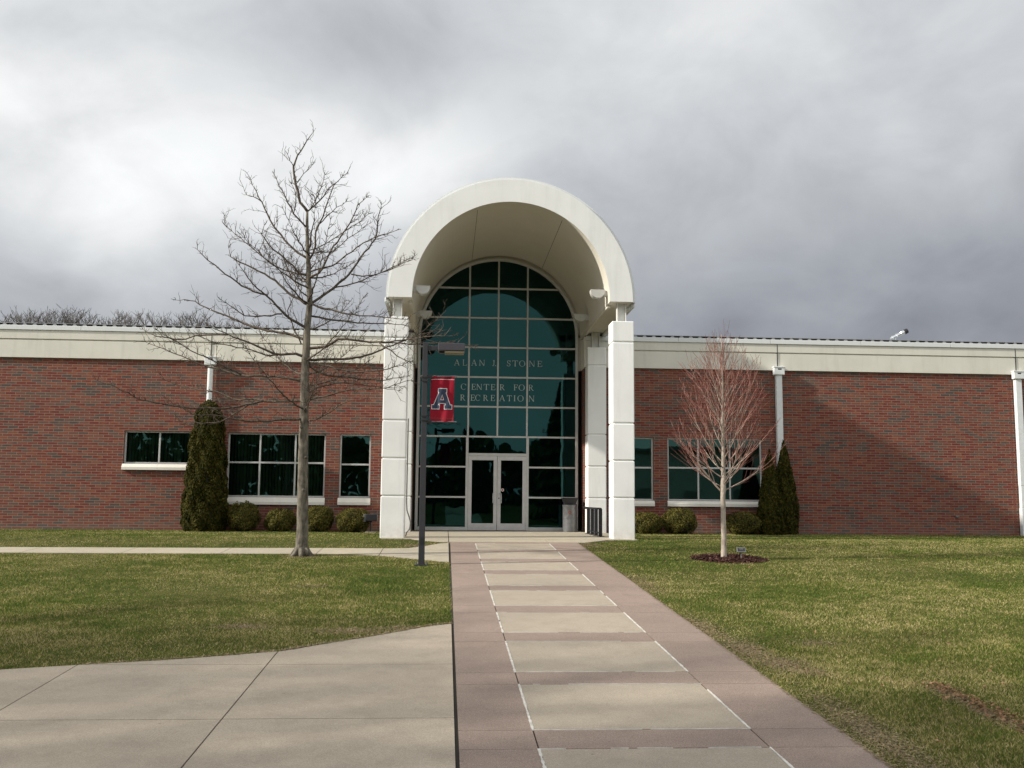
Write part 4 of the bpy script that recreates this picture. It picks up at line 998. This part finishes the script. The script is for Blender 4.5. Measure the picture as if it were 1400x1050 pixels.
def oak():
    root = tag(empty('bare_tree', (-3.07, 21.97, zg(21.97))), 'tall bare leafless tree with spreading twiggy crown on the left lawn', 'tree')
    t = MB(); p, r = smooth_line([[a, b_, c, d*.81] for a, b_, c, d in TRUNK], .18, .006); t.tube(p, r, 14)
    # root flare
    for k in range(7):
        a = 2*pi*k/7+.3; z = zg(21.97)
        t.tube([(-3.07+.10*cos(a), 21.97+.10*sin(a), z+.16), (-3.07+.17*cos(a), 21.97+.17*sin(a), z+.05), (-3.07+.27*cos(a), 21.97+.27*sin(a), z-.03)], [.06, .055, .03], 7)
    # pruning scars
    for z, a in ((1.2, -1.2), (2.55, -2.0), (1.9, -.9)): 
        q = Vector((-3.10+.105*cos(a), 21.97+.105*sin(a), z)); t.tube([q, q+Vector((cos(a), sin(a), .1))*.03], [.035, .028], 8)
    t.build('trunk', M['bark'], root, smooth=True)
    limbs = [[list(q) for q in L] for L in LIMBS]
    # limbs that run towards and away from the viewer
    rr = random.Random(5)
    for k in range(16):
        z = rr.uniform(2.9, 6.8); a = (pi/2 if k % 2 else -pi/2)+rr.uniform(-.7, .7); L_ = (3.4-.42*(z-2.4))*rr.uniform(.7, 1.0); rise = rr.uniform(.15, .5)+(z-3)*.08
        q = []
        for j in range(6):
            u = j/5; q.append([-3.11+cos(a)*L_*u, 21.97+sin(a)*L_*u, z+L_*rise*u**1.5, max(.006, .032*(1-u))])
        limbs.append(q)
    br = MB(); tw = MB()
    for rows in limbs:
        p, r = smooth_line(rows, .13, .016); r = [max(.0055, q*.68) for q in r]; br.tube(p, r, 7)
        n = len(p)
        for k in range(max(1, int(n*.10)), n):
            f = k/n
            d = (p[min(k+1, n-1)]-p[k-1]).normalized()
            for _ in range(3 if random.random() < .3+.6*f else 2):
                if random.random() < .14: continue
                side = rvec(); side = side-d*side.dot(d); side = side.normalized()
                dd = d*random.uniform(.2, .9)+side*.8+Vector((0, 0, .35))
                twig(tw, p[k], dd, random.choice((.10, .14, .18, .26, .40))*random.uniform(.8, 1.25)*(1.2-.6*f), .0070, 1 if random.random() < .7 else 2)
        twig(tw, p[-1], d, .09, .006, 1)
    br.build('branches', M['limb'], root, smooth=True)
    tw.build('twigs', M['limb'], root)
oak()

def maple():
    x, y = 6.04, 21.53; z0 = zg(y)
    root = tag(empty('young_maple', (x, y, z0)), 'young pale barked maple with bare red twigs in a mulch ring', 'tree')
    t = MB(); tp = [[x, y, z0-.03, .085], [x, y, z0+.06, .068], [x+.005, y, z0+.5, .058], [x, y, z0+1.40, .053], [x+.01, y, z0+1.55, .062], [x+.02, y, z0+2.1, .044], [x+.02, y, z0+2.9, .038], [x+.03, y, z0+3.6, .024], [x+.03, y, z0+4.3, .013], [x+.02, y, z0+4.95, .006]]
    p, r = smooth_line(tp, .12, .004); t.tube(p, r, 12); t.build('trunk', M['pale'], root, smooth=True)
    br = MB(); tw = MB(); rr = random.Random(12)
    def grow(p, d, L, r, lev):
        """ascending shoot that curves up; pale low down, red at the tips"""
        n = max(4, int(L/.10)); pts = [p.copy()]; rad = [r]; q = p.copy(); d = d.normalized()
        for k in range(n):
            d = (d+Vector((rr.uniform(-1, 1), rr.uniform(-1, 1), rr.uniform(-1, 1)))*.055+Vector((0, 0, .045))).normalized()
            q = q+d*(L/n); pts.append(q.copy()); rad.append(max(.0026, r*(1-.8*(k+1)/n)))
            if lev > 0 and k >= 1 and rr.random() < (.66 if lev > 1 else .42):
                s_ = Vector((rr.uniform(-1, 1), rr.uniform(-1, 1), rr.uniform(-.2, .5))).normalized(); dd = (d*.9+s_*.50)
                grow(q.copy(), dd, (L*(1-k/n)*.75+.18)*rr.uniform(.55, .95), max(.0042, rad[-1]*.66), lev-1)
        h = q.z-z0; c1 = int(len(pts)*(.55 if lev >= 2 else .30 if lev == 1 else .0)); c2 = int(len(pts)*(.80 if lev >= 2 else .6 if lev == 1 else .25))
        if c1 >= 1: br.cur = 0; br.tube(pts[:c1+1], rad[:c1+1], 5, False)
        if c2 > c1: br.cur = 1; br.tube(pts[c1:c2+1], rad[c1:c2+1], 4, False)
        tw.tube(pts[c2:], rad[c2:], 3, False)
    for k in range(46):
        u = k/45; z = z0+1.50+u*3.0; a = k*2.399+rr.uniform(-.4, .4)
        L = (1.55*(1-u)**.7+.42)*rr.uniform(.82, 1.10); inc = .95-.55*u+rr.uniform(-.14, .14)
        if k < 9: inc = 1.22-.04*k; L *= .85
        d = Vector((cos(a)*sin(inc), sin(a)*sin(inc), cos(inc)))
        grow(Vector((x+.015, y, z)), d, L, .0100*(1-u)+.0048, 2 if u < .75 else 1)
    # the strong left fork and one stem on the right
    grow(Vector((x, y, z0+1.46)), Vector((-.95, .05, .75)), 1.75, .021, 2); grow(Vector((x, y, z0+1.58)), Vector((.75, -.1, .8)), 1.6, .014, 2)
    for k in range(9):
        a = k*.9; grow(Vector((x+.02, y, z0+3.9+.07*k)), Vector((.2*cos(a), .2*sin(a), 1)), .70+.03*k, .006, 0)
    br.build('branches', [M['palelimb'], M['midtwig']], root); tw.build('twigs', M['redtwig'], root)
    # mulch ring
    m = MB(); N = 26
    for k in range(3):
        ra, rb = (.0, .32, .62)[k], (.32, .62, .82)[k]; ha, hb = (.07, .055, .03)[k], (.055, .03, -.01)[k]
        for j in range(N):
            a, b_ = 2*pi*j/N, 2*pi*(j+1)/N
            P = lambda r_, a_, h: (6.18+r_*cos(a_)*(.95+.05*sin(3*a_)), 21.7+r_*sin(a_)*1.0, zg(21.7+r_*sin(a_))+h)
            m.quad(P(ra, a, ha), P(rb, a, hb), P(rb, b_, hb), P(ra, b_, ha))
    for _ in range(2600):
        r_ = .84*sqrt(random.random())*random.uniform(.9, 1.05); a = random.uniform(0, 2*pi); q = Vector((6.18+r_*cos(a), 21.7+r_*sin(a), 0)); q.z = zg(q.y)+.075*(1-(r_/.86)**2)+random.uniform(0, .02)
        u = rvec(); u.z *= .35; u.normalize(); w = u.cross(Vector((random.uniform(-.5, .5), random.uniform(-.5, .5), 1))).normalized(); l, wd = random.uniform(.02, .055), random.uniform(.006, .014)
        m.quad(q-u*l-w*wd, q+u*l-w*wd, q+u*l+w*wd, q-u*l+w*wd)
    tag(m.build('mulch', M['mulch']), 'dark red bark mulch ring under the young maple', 'mulch', kind='stuff')
maple()

def hull(mb, cx, cy, prof, n=22, lump=.06, rs=3):
    rr = random.Random(rs); ph = [rr.uniform(0, 6.28) for _ in range(6)]
    i0 = len(mb.v)
    for r, z in prof:
        for j in range(n):
            a = 2*pi*j/n; k = 1+lump*(sin(3*a+ph[0]+z*2.1)+.6*sin(5*a+ph[1]-z*3.3)+.5*sin(2*a+ph[2]+z*5))
            mb.v.append((cx+r*k*cos(a), cy+r*k*sin(a), z))
    for k in range(len(prof)-1):
        for j in range(n):
            a = i0+k*n+j; b_ = i0+k*n+(j+1) % n; mb.f.append((a, b_, b_+n, a+n)); mb.mi.append(mb.cur)
def leaves(mb, n, sampler, size, elong=1.6, seed=1):
    """scatter n small leaf quads; sampler(rng) -> (pos, outward)"""
    rr = random.Random(seed)
    for _ in range(n):
        p, o = sampler(rr)
        a = Vector((rr.gauss(0, 1), rr.gauss(0, 1), rr.gauss(0, 1))).normalized()
        nrm = (o*.9+a*.8).normalized(); u = nrm.cross(Vector((rr.uniform(-.4, .4), rr.uniform(-.4, .4), 1))); u = u.normalized() if u.length > .01 else Vector((1, 0, 0))
        v = nrm.cross(u); s = size*rr.uniform(.6, 1.35); th = rr.uniform(-.7, .7); u, v = u*cos(th)+v*sin(th), v*cos(th)-u*sin(th)
        mb.quad(p-u*s*.5-v*s*.2, p+u*s*.08-v*s*elong*.5, p+u*s*.5+v*s*.15, p-u*s*.05+v*s*elong*.55)

def prof_r(prof, z):
    for (ra, za), (rb, zb) in zip(prof[:-1], prof[1:]):
        if za <= z <= zb: return ra+(rb-ra)*(z-za)/(zb-za)
    return prof[-1][0]
def arborvitae(x, y, prof, label, n, seed):
    root = tag(empty('arborvitae', (x, y, 0)), label, 'evergreen shrub', 'arborvitae against the brick wall')
    c = MB(); hull(c, x, y, [(r*.80, z) for r, z in prof], 20, .04, seed); c.build('shade_core', M['core'], root)  # dark hull added behind the leaves, coloured as inner shade
    f = MB(); ph = [random.Random(seed+k).uniform(0, 6.28) for k in range(6)]; zt = prof[-1][1]
    ws = [prof[k][0]+prof[k+1][0] for k in range(len(prof)-1)]
    def smp(rr):
        while True:
            z = rr.uniform(prof[0][1], zt)
            if rr.random() < prof_r(prof, z)/max(p[0] for p in prof)+.08: break
        a = rr.uniform(0, 2*pi)
        k = 1+.07*sin(4*a+ph[0]+z*1.7)+.06*sin(7*a+ph[1]-z*4.2)+.05*sin(3*a+ph[2]+z*7)+.05*sin(11*a+z*9+ph[3])
        r = prof_r(prof, z)*k*(1-.30*rr.random()**2.2); o = Vector((cos(a), sin(a), .55)).normalized()
        return Vector((x+r*cos(a), y+r*sin(a), z+rr.uniform(-.03, .03))), o
    leaves(f, n, smp, .034, 2.3, seed)
    f.build('foliage', M['thuja'], root)
arborvitae(-7.28, 31.05, [(.53, .0), (.64, .25), (.665, .7), (.63, 1.3), (.57, 1.9), (.50, 2.6), (.42, 3.2), (.38, 3.55), (.25, 3.82), (.06, 3.97)], 'tall wide arborvitae column between the two left windows', 46000, 3)
arborvitae(10.17, 30.9, [(.34, .0), (.40, .3), (.39, .8), (.29, 1.4), (.18, 2.0), (.08, 2.4), (.015, 2.66)], 'shorter pointed arborvitae left of its taller twin below the right downpipe', 15000, 5)
arborvitae(10.78, 31.3, [(.34, .0), (.39, .3), (.39, .8), (.32, 1.4), (.22, 2.1), (.11, 2.6), (.015, 2.98)], 'taller pointed arborvitae on the right of the pair below the right downpipe', 16000, 8)

def shrub(x, y, rx, h, label, seed):
    root = tag(empty('shrub', (x, y, 0)), label, 'shrub', 'clipped shrubs along the brick wall')
    c = MB(); N = 9; hull(c, x, y, [(rx*.80*sin(max(.25, .35+2.75*k/N))**.7, h*.86*k/N) for k in range(N+1)], 18, .05, seed); c.build('shade_core', M['core'], root)  # dark inner hull, shade between the leaves put into its colour
    f = MB(); ph = [random.Random(seed+k).uniform(0, 6.28) for k in range(4)]
    def smp(rr):
        a = rr.uniform(0, 2*pi); ct = rr.uniform(-.85, 1); st = sqrt(1-ct*ct)
        k = (1+.07*sin(3*a+ph[0]+ct*3)+.06*sin(6*a+ph[1]-ct*5))*(1-.22*rr.random()**2)
        sx = st**.75
        return Vector((x+rx*k*sx*cos(a), y+rx*k*sx*sin(a), h*(.48+.50*ct*k))), Vector((st*cos(a), st*sin(a), ct+.2)).normalized()
    leaves(f, 7000, smp, .029, 1.5, seed); f.build('foliage', M['box'], root)
shrub(-6.12, 31.05, .47, .90, 'round clipped shrub right beside the tall left arborvitae', 21)
shrub(-5.02, 31.05, .46, .70, 'low flat topped shrub left of the big bare tree trunk', 22)
shrub(-3.86, 31.05, .45, .80, 'clipped shrub partly hidden behind the big bare tree trunk', 23)
shrub(-2.78, 30.85, .50, .74, 'clipped shrub below the narrow left window next to the floodlight', 24)
shrub(6.25, 31.0, .50, .68, 'clipped shrub right behind the right front pillar', 25)
shrub(7.32, 31.05, .53, .82, 'largest rounded shrub below the wide right window', 26)
shrub(9.35, 31.05, .56, .72, 'clipped shrub just left of the paired arborvitaes', 27)

# bare trees on the rise behind the left wing
def far_tree(seed, H, W_, lev=3):
    rr = random.Random(seed); t = MB(); b_ = MB(); lev_ = lev
    t.tube([(0, 0, -.5), (.1, 0, H*.25), (.0, .1, H*.45)], [.024*H, .019*H, .015*H], 8)
    def rec(p, d, L, r, lev):
        n = 3; pts = [p.copy()]; rad = [r]; d = d.normalized()
        for k in range(n):
            d = (d+Vector((rr.uniform(-1, 1), rr.uniform(-1, 1), rr.uniform(-1, 1)))*.26+Vector((0, 0, .12))).normalized(); p = p+d*(L/n); pts.append(p.copy()); rad.append(r*(1-.35*(k+1)/n))
            if lev > 0:
                for _ in range(2 if k == n-1 else (1 if rr.random() < .62 else 0)):
                    s_ = Vector((rr.uniform(-1, 1), rr.uniform(-1, 1), rr.uniform(-.3, .7))).normalized(); rec(p.copy(), d*.7+s_*.75, L*rr.uniform(.55, .78), max(.0026*H if lev_ == 3 else .0012*H, rad[-1]*.66), lev-1)
        b_.tube(pts, rad, 4 if lev > 1 else 3, False)
    for k in range(8):
        a = k*2.399; inc = (.15+.95*((k+.5)/9)**.8)
        rec(Vector((.02, .03, H*(.32+.012*k))), Vector((cos(a)*sin(inc)*W_, sin(a)*sin(inc)*W_, cos(inc))), H*.25, .013*H, lev)
    return t, b_
def far_trees():
    protos = []
    for s_ in range(3):
        t, b_ = far_tree(31+s_, 9.5, (.85, 1.0, .75)[s_]); root = empty('woodland_tree'); to = t.build('trunk', M['farbark'], root); bo = b_.build('branches', M['farbark'], root); protos.append((root, to, bo))
    from_px = [(8, 431), (33, 427), (62, 423), (84, 420), (107, 421), (131, 429), (155, 427), (176, 424), (205, 420), (241, 429), (268, 423), (300, 431), (325, 434), (352, 437), (-25, 428), (395, 440)]
    names = ['small far bare tree at the left edge of the roofline', 'thin open far bare tree over the left end of the roof', 'dense far bare tree over the left roof', 'tallest rounded far bare tree over the left roof', 'far bare tree merging with its tall left neighbour', 'low far bare tree in a dip of the treeline', 'far bare tree left of the high broad one above the roof', 'far bare tree crowding the broad rounded one', 'broad rounded far bare tree at the right of the far treeline', 'far bare tree past the gap in the treeline', 'dark far bare tree seen through the twigs of the big tree', 'far bare tree behind the outer twigs of the big tree', 'low far bare tree behind the lower limbs of the big tree', 'lowest far bare tree left of the big trunk above the roof', 'far bare tree just outside the left edge of the view', 'far bare tree hidden behind the crown of the big tree']
    for k, ((px_, py_), nm) in enumerate(zip(from_px, names)):
        Y = 112+(k*7) % 17
        X = ((px_-609)/FPX*Y); top = 1.03+(682-5-(px_-609)*-.0088*0-py_+ (609-px_)*.0088*0)/FPX*Y
        root, to, bo = protos[k % 3]
        if k >= 3:
            r2 = root.copy(); COL.objects.link(r2)
            for ch in (to, bo): c = ch.copy(); COL.objects.link(c); c.parent = r2
            root = r2
        root.location = (X, Y, top-9.0*(.95+.1*((k*3) % 4)/3)); root.rotation_euler = (0, 0, k*1.7); root.scale = (.95+.1*((k*3) % 4)/3,)*3
        tag(root, nm, 'tree', 'bare trees behind the left roof')
far_trees()

# ------------------------------------------------------------------ what stands behind the viewer (seen mirrored in the glass, and casting the dapple on the lawn)
def conifer(x, y, h, r, label, seed):
    z0 = zg(y); root = tag(empty('conifer', (x, y, z0)), label, 'tree', 'conifers mirrored in the glass')
    t = MB(); t.tube([(x, y, z0-.2), (x, y, z0+h*.95)], [.2, .03], 8); t.build('trunk', M['bark'], root)
    f = MB()
    def smp(rr):
        u = rr.random()**.75; z = z0+h*(.08+.92*(1-u)) ; a = rr.uniform(0, 2*pi); lay = .72+.28*sin(z*5.5+a*2)
        rad = r*(u**.9)*lay*(.35+.65*rr.random()**.6); return Vector((x+rad*cos(a), y+rad*sin(a), z-rad*.25)), Vector((cos(a), sin(a), .3))
    leaves(f, 9000, smp, .34, 1.6, seed); f.build('foliage', M['pine'], root)
conifer(9.5, -19, 11.5, 3.0, 'dark conifer mirrored in the right half of the entrance glass', 41)
conifer(-5.5, -33, 8.5, 2.6, 'dark conifer mirrored low in the left side of the entrance glass', 42)
conifer(2.5, -46, 9.0, 3.4, 'dark conifer mirrored behind the glass doors', 43)
conifer(-12, -38, 9.5, 3.2, 'dark conifer mirrored in the left wing windows', 44)
def big_bare(x, y, h, seed, label):
    t, b_ = far_tree(seed, h, .85, 3); root = tag(empty('bare_tree', (x, y, zg(y))), label, 'tree', 'bare trees casting shade on the lawn')
    for nm, mb in (('trunk', t), ('branches', b_)):
        me = mb.build(nm, M['bark'], None); me.parent = root
big_bare(-21, 8.5, 15, 51, 'large bare tree left of the view shading the near lawn')
big_bare(-14.5, 5.2, 14, 52, 'bare tree left of the plaza shading the concrete')
big_bare(-27, 5.0, 16, 53, 'farther bare tree left of the view')
big_bare(-9.5, 3.6, 13, 54, 'bare tree near the plaza corner shading the walkway')
big_bare(-19.5, 1.5, 15, 55, 'tall bare tree left of the viewer behind the others')
def woods():
    f = MB()
    def smp(rr):
        x = rr.uniform(-120, 120); top = 8.5+2.2*sin(x*.13)+1.6*sin(x*.37+1)+(3.5 if x < -8 else 0); z = rr.random()**.8*top; return Vector((x, -68+rr.uniform(-5, 5), -1.4+z)), Vector((0, 1, .3))
    leaves(f, 11000, smp, 1.1, 1.4, 60); tag(f.build('woodland', M['pine']), 'dark distant wood behind the viewer mirrored in the glass', 'woodland', kind='stuff')
woods()
def hall():
    t = tag(empty('pale_building', (26, -26, -1.4)), 'pale low building behind the viewer mirrored in the right windows', 'building')
    w = MB(); w.box(13, 42, -34, -26, -1.8, 5.6); w.build('wall', M['white'], t)
    r = MB(); r.box(12.6, 42.4, -34.4, -25.6, 5.603, 5.9); r.build('roof', M['roof'], t)
    for k in range(5):
        g = MB(); x = 17+k*4.6; g.box(x, x+1.6, -26.02, -25.97, .6, 2.0); g.build('window', M['roof'], t)
hall()

# ------------------------------------------------------------------ grass, leaf litter, soil
def inside(P, x, y):
    c = np.zeros(len(x), bool); n = len(P)
    for i in range(n):
        (xa, ya), (xb, yb) = P[i], P[(i+1) % n]
        cond = ((ya > y) != (yb > y)); xi = (xb-xa)*(y-ya)/(yb-ya+1e-12)+xa; c ^= cond & (x < xi)
    return c
def zgv(y): return np.where(y > 26.2, 0.0, np.where(y > 0, -.05*(26.2-y), -1.31+.022*np.minimum(-y, 90)))
def softnoise(x, y, s, seed):
    r = np.random.default_rng(seed); v = np.zeros_like(x)
    for k in range(9):
        a = r.uniform(0, 2*pi); f = s*r.uniform(.5, 2.4); v += np.sin((x*cos(a)+y*sin(a))*f+r.uniform(0, 6.3))/(1+.4*k)
    return v/3.0
BARE = [(3.58, 11.9, .26, .65, 1.0), (3.72, 11.1, .32, .42, .95), (3.9, 10.7, .22, .2, .8), (3.45, 13.3, .22, .9, .6), (3.5, 17.6, .25, 1.2, .5), (3.6, 8.4, .22, 1.6, .8), (3.5, 24.7, .3, .6, .8), (-.45, 24.3, .5, .45, .9), (-1.2, 13.1, .55, .25, .7), (-2.6, 13.4, .3, .18, .8), (-.5, 13.3, .4, .2, .6),
        (-3.07, 21.97, .38, .34, .9), (4.95, 9.7, .13, .40, .95), (4.93, 9.0, .11, .45, .95), (5.02, 8.3, .10, .40, .9), (-2.2, 17.2, .35, .2, .5), (4.6, 12.3, .3, .2, .5)]
def barev(x, y):
    v = np.zeros_like(x)
    for cx, cy, rx, ry, k in BARE: v = np.maximum(v, k*np.exp(-((x-cx)/rx)**2-((y-cy)/ry)**2))
    return v
def excluded(x, y):
    e_ = inside(PLAZA, x, y) | inside(SW_TOP+SW_BOT, x, y) | ((x > WX0-.03) & (x < WX3+.0) & (y < 25.3))
    e_ |= (x > -1.72) & (x < 5.06) & (y > 26.25); e_ |= (y > 25.2) & (x > -.3) & (x < 3.6); e_ |= (y > 25.5) & (x > -1.0) & (x < 4.4)
    e_ |= y > 31.75; e_ |= ((x-6.18)**2+(y-21.7)**2) < .62
    return e_
def grass():
    X = []; Y = []
    def add(n, x0, x1, y0, y1):
        x = NP.uniform(x0, x1, n); y = NP.uniform(y0, y1, n)
        vis = (x > -.46*y-1.2) & (x < .62*y+1.2); X.append(x[vis]); Y.append(y[vis])
    add(190000, 3.2, 9.5, 6.3, 12.5); add(140000, -8, .3, 10, 16); add(120000, 3.2, 12.5, 12.5, 18); add(120000, -11, .3, 16, 22.4)
    add(140000, 3.2, 22, 18, 26); add(80000, -17, .2, 22.4, 32); add(95000, 3.2, 24, 26, 32); add(9000, 9.5, 14, 8, 18)
    x = np.concatenate(X); y = np.concatenate(Y)
    k = ~excluded(x+np.abs(NP.normal(0, .022, len(x)))*np.sign(x-1.7), y+np.abs(NP.normal(0, .02, len(x)))*(y < 14)*(x < 0)); k &= NP.random(len(x)) > barev(x, y)*1.02; x, y = x[k], y[k]
    n = len(x); tuft = softnoise(x, y, 1.4, 3); h = (.022+.012*NP.random(n))*(1+.35*np.clip(tuft, -1, 1)); dist = y
    w = .0026+.00021*dist; w *= NP.uniform(.7, 1.4, n)
    a = NP.uniform(0, 2*pi, n); lean = NP.uniform(.1, .95, n)*h*1.5; la = NP.uniform(0, 2*pi, n)
    z = zgv(y)-.004
    v = np.empty((n, 3, 3), np.float32)
    v[:, 0] = np.stack([x-w*np.cos(a), y-w*np.sin(a), z], 1); v[:, 1] = np.stack([x+w*np.cos(a), y+w*np.sin(a), z], 1)
    v[:, 2] = np.stack([x+lean*np.cos(la), y+lean*np.sin(la), z+h], 1)
    me = bpy.data.meshes.new('grass'); me.vertices.add(n*3); me.vertices.foreach_set('co', v.ravel())
    me.loops.add(n*3); me.loops.foreach_set('vertex_index', np.arange(n*3, dtype=np.int32))
    me.polygons.add(n); me.polygons.foreach_set('loop_start', np.arange(0, n*3, 3, dtype=np.int32)); me.polygons.foreach_set('loop_total', np.full(n, 3, np.int32))
    me.update(calc_edges=True); me.validate(); me.materials.append(M['blade'])
    o = bpy.data.objects.new('grass', me); link(o); tag(o, 'short half dormant green and straw lawn grass on both sides of the walkway', 'grass', kind='stuff')
grass()
def litter():
    # bare soil patches worn into the lawn edge
    s = MB(); rr = random.Random(3)
    for cx, cy, rx, ry, k in BARE:
        for _ in range(int(3600*rx*ry*6*k)+200):
            x, y = rr.gauss(cx, rx*.55), rr.gauss(cy, ry*.55)
            if bool(excluded(np.array([x]), np.array([y]))[0]): continue
            q = Vector((x, y, zg(y)+rr.uniform(.002, .014))); u = Vector((rr.uniform(-1, 1), rr.uniform(-1, 1), rr.uniform(-.12, .12))).normalized(); w = u.cross(Vector((rr.uniform(-.15, .15), rr.uniform(-.15, .15), 1))).normalized()
            l, wd = rr.uniform(.004, .020), rr.uniform(.002, .007); s.quad(q-u*l-w*wd, q+u*l-w*wd, q+u*l+w*wd, q-u*l+w*wd)
    # ragged straw fringe along the right edge of the walkway
    for _ in range(3000):
        y = 6.2+rr.random()**1.3*19; x = WX3+abs(rr.gauss(0, .03+.05*max(0, sin(y*1.1)+sin(y*.43+1)-.4)**2))-.03
        q = Vector((x, y, zg(y)+rr.uniform(.012, .03))); u = Vector((rr.uniform(-1, 1), rr.uniform(-1, 1), rr.uniform(-.08, .08))).normalized(); w = u.cross(Vector((0, 0, 1))).normalized(); l, wd = rr.uniform(.012, .035), rr.uniform(.0015, .004)
        s.quad(q-u*l-w*wd, q+u*l-w*wd, q+u*l+w*wd, q-u*l+w*wd)
    for _ in range(1500):
        k = rr.randrange(2, 12); (xa, ya), (xb, yb) = PLAZA[k], PLAZA[k+1]; t = rr.random(); x, y = xa+(xb-xa)*t, ya+(yb-ya)*t+abs(rr.gauss(0, .05))-.015
        q = Vector((x, y, zg(y)+rr.uniform(.012, .028))); u = Vector((rr.uniform(-1, 1), rr.uniform(-1, 1), rr.uniform(-.2, .2))).normalized(); w = u.cross(Vector((0, 0, 1))).normalized(); l, wd = rr.uniform(.015, .04), rr.uniform(.002, .006)
        s.quad(q-u*l-w*wd, q+u*l-w*wd, q+u*l+w*wd, q-u*l+w*wd)
    tag(s.build('soil', M['soil']), 'worn bare soil and straw along the lawn edges', 'soil', kind='stuff')
    d = MB()
    def leaf(x, y, sz):
        z = zg(y)+rr.uniform(.02, .05); a = rr.uniform(0, 2*pi); u = Vector((cos(a), sin(a), rr.uniform(-.5, .5))).normalized(); w = u.cross(Vector((rr.uniform(-.6, .6), rr.uniform(-.6, .6), 1))).normalized(); c = Vector((x, y, z)); up_ = u.cross(w)*-.25*sz
        d.quad(c-u*sz, c-w*sz*.55+up_, c+u*sz*.1+up_*.2, c+w*sz*.1); d.quad(c+u*sz, c+w*sz*.55+up_, c-u*sz*.05, c-w*sz*.45+up_*.4)
    for _ in range(420):
        t = rr.random(); x = 4.95+.05*t+rr.gauss(0, .075); y = 10.15-2.1*t; leaf(x, y, rr.uniform(.014, .036))
    for _ in range(110):
        x, y = rr.uniform(3.5, 9), rr.uniform(7, 13)
        leaf(x, y, rr.uniform(.015, .04))
    for _ in range(90):
        x, y = rr.uniform(-8, 18), rr.uniform(12.5, 29)
        if not bool(excluded(np.array([x]), np.array([y]))[0]): leaf(x, y, rr.uniform(.02, .045))
    tag(d.build('fallen_leaves', M['deadleaf']), 'scattered brown dead leaves on the lawn', 'leaves', kind='stuff')
litter()
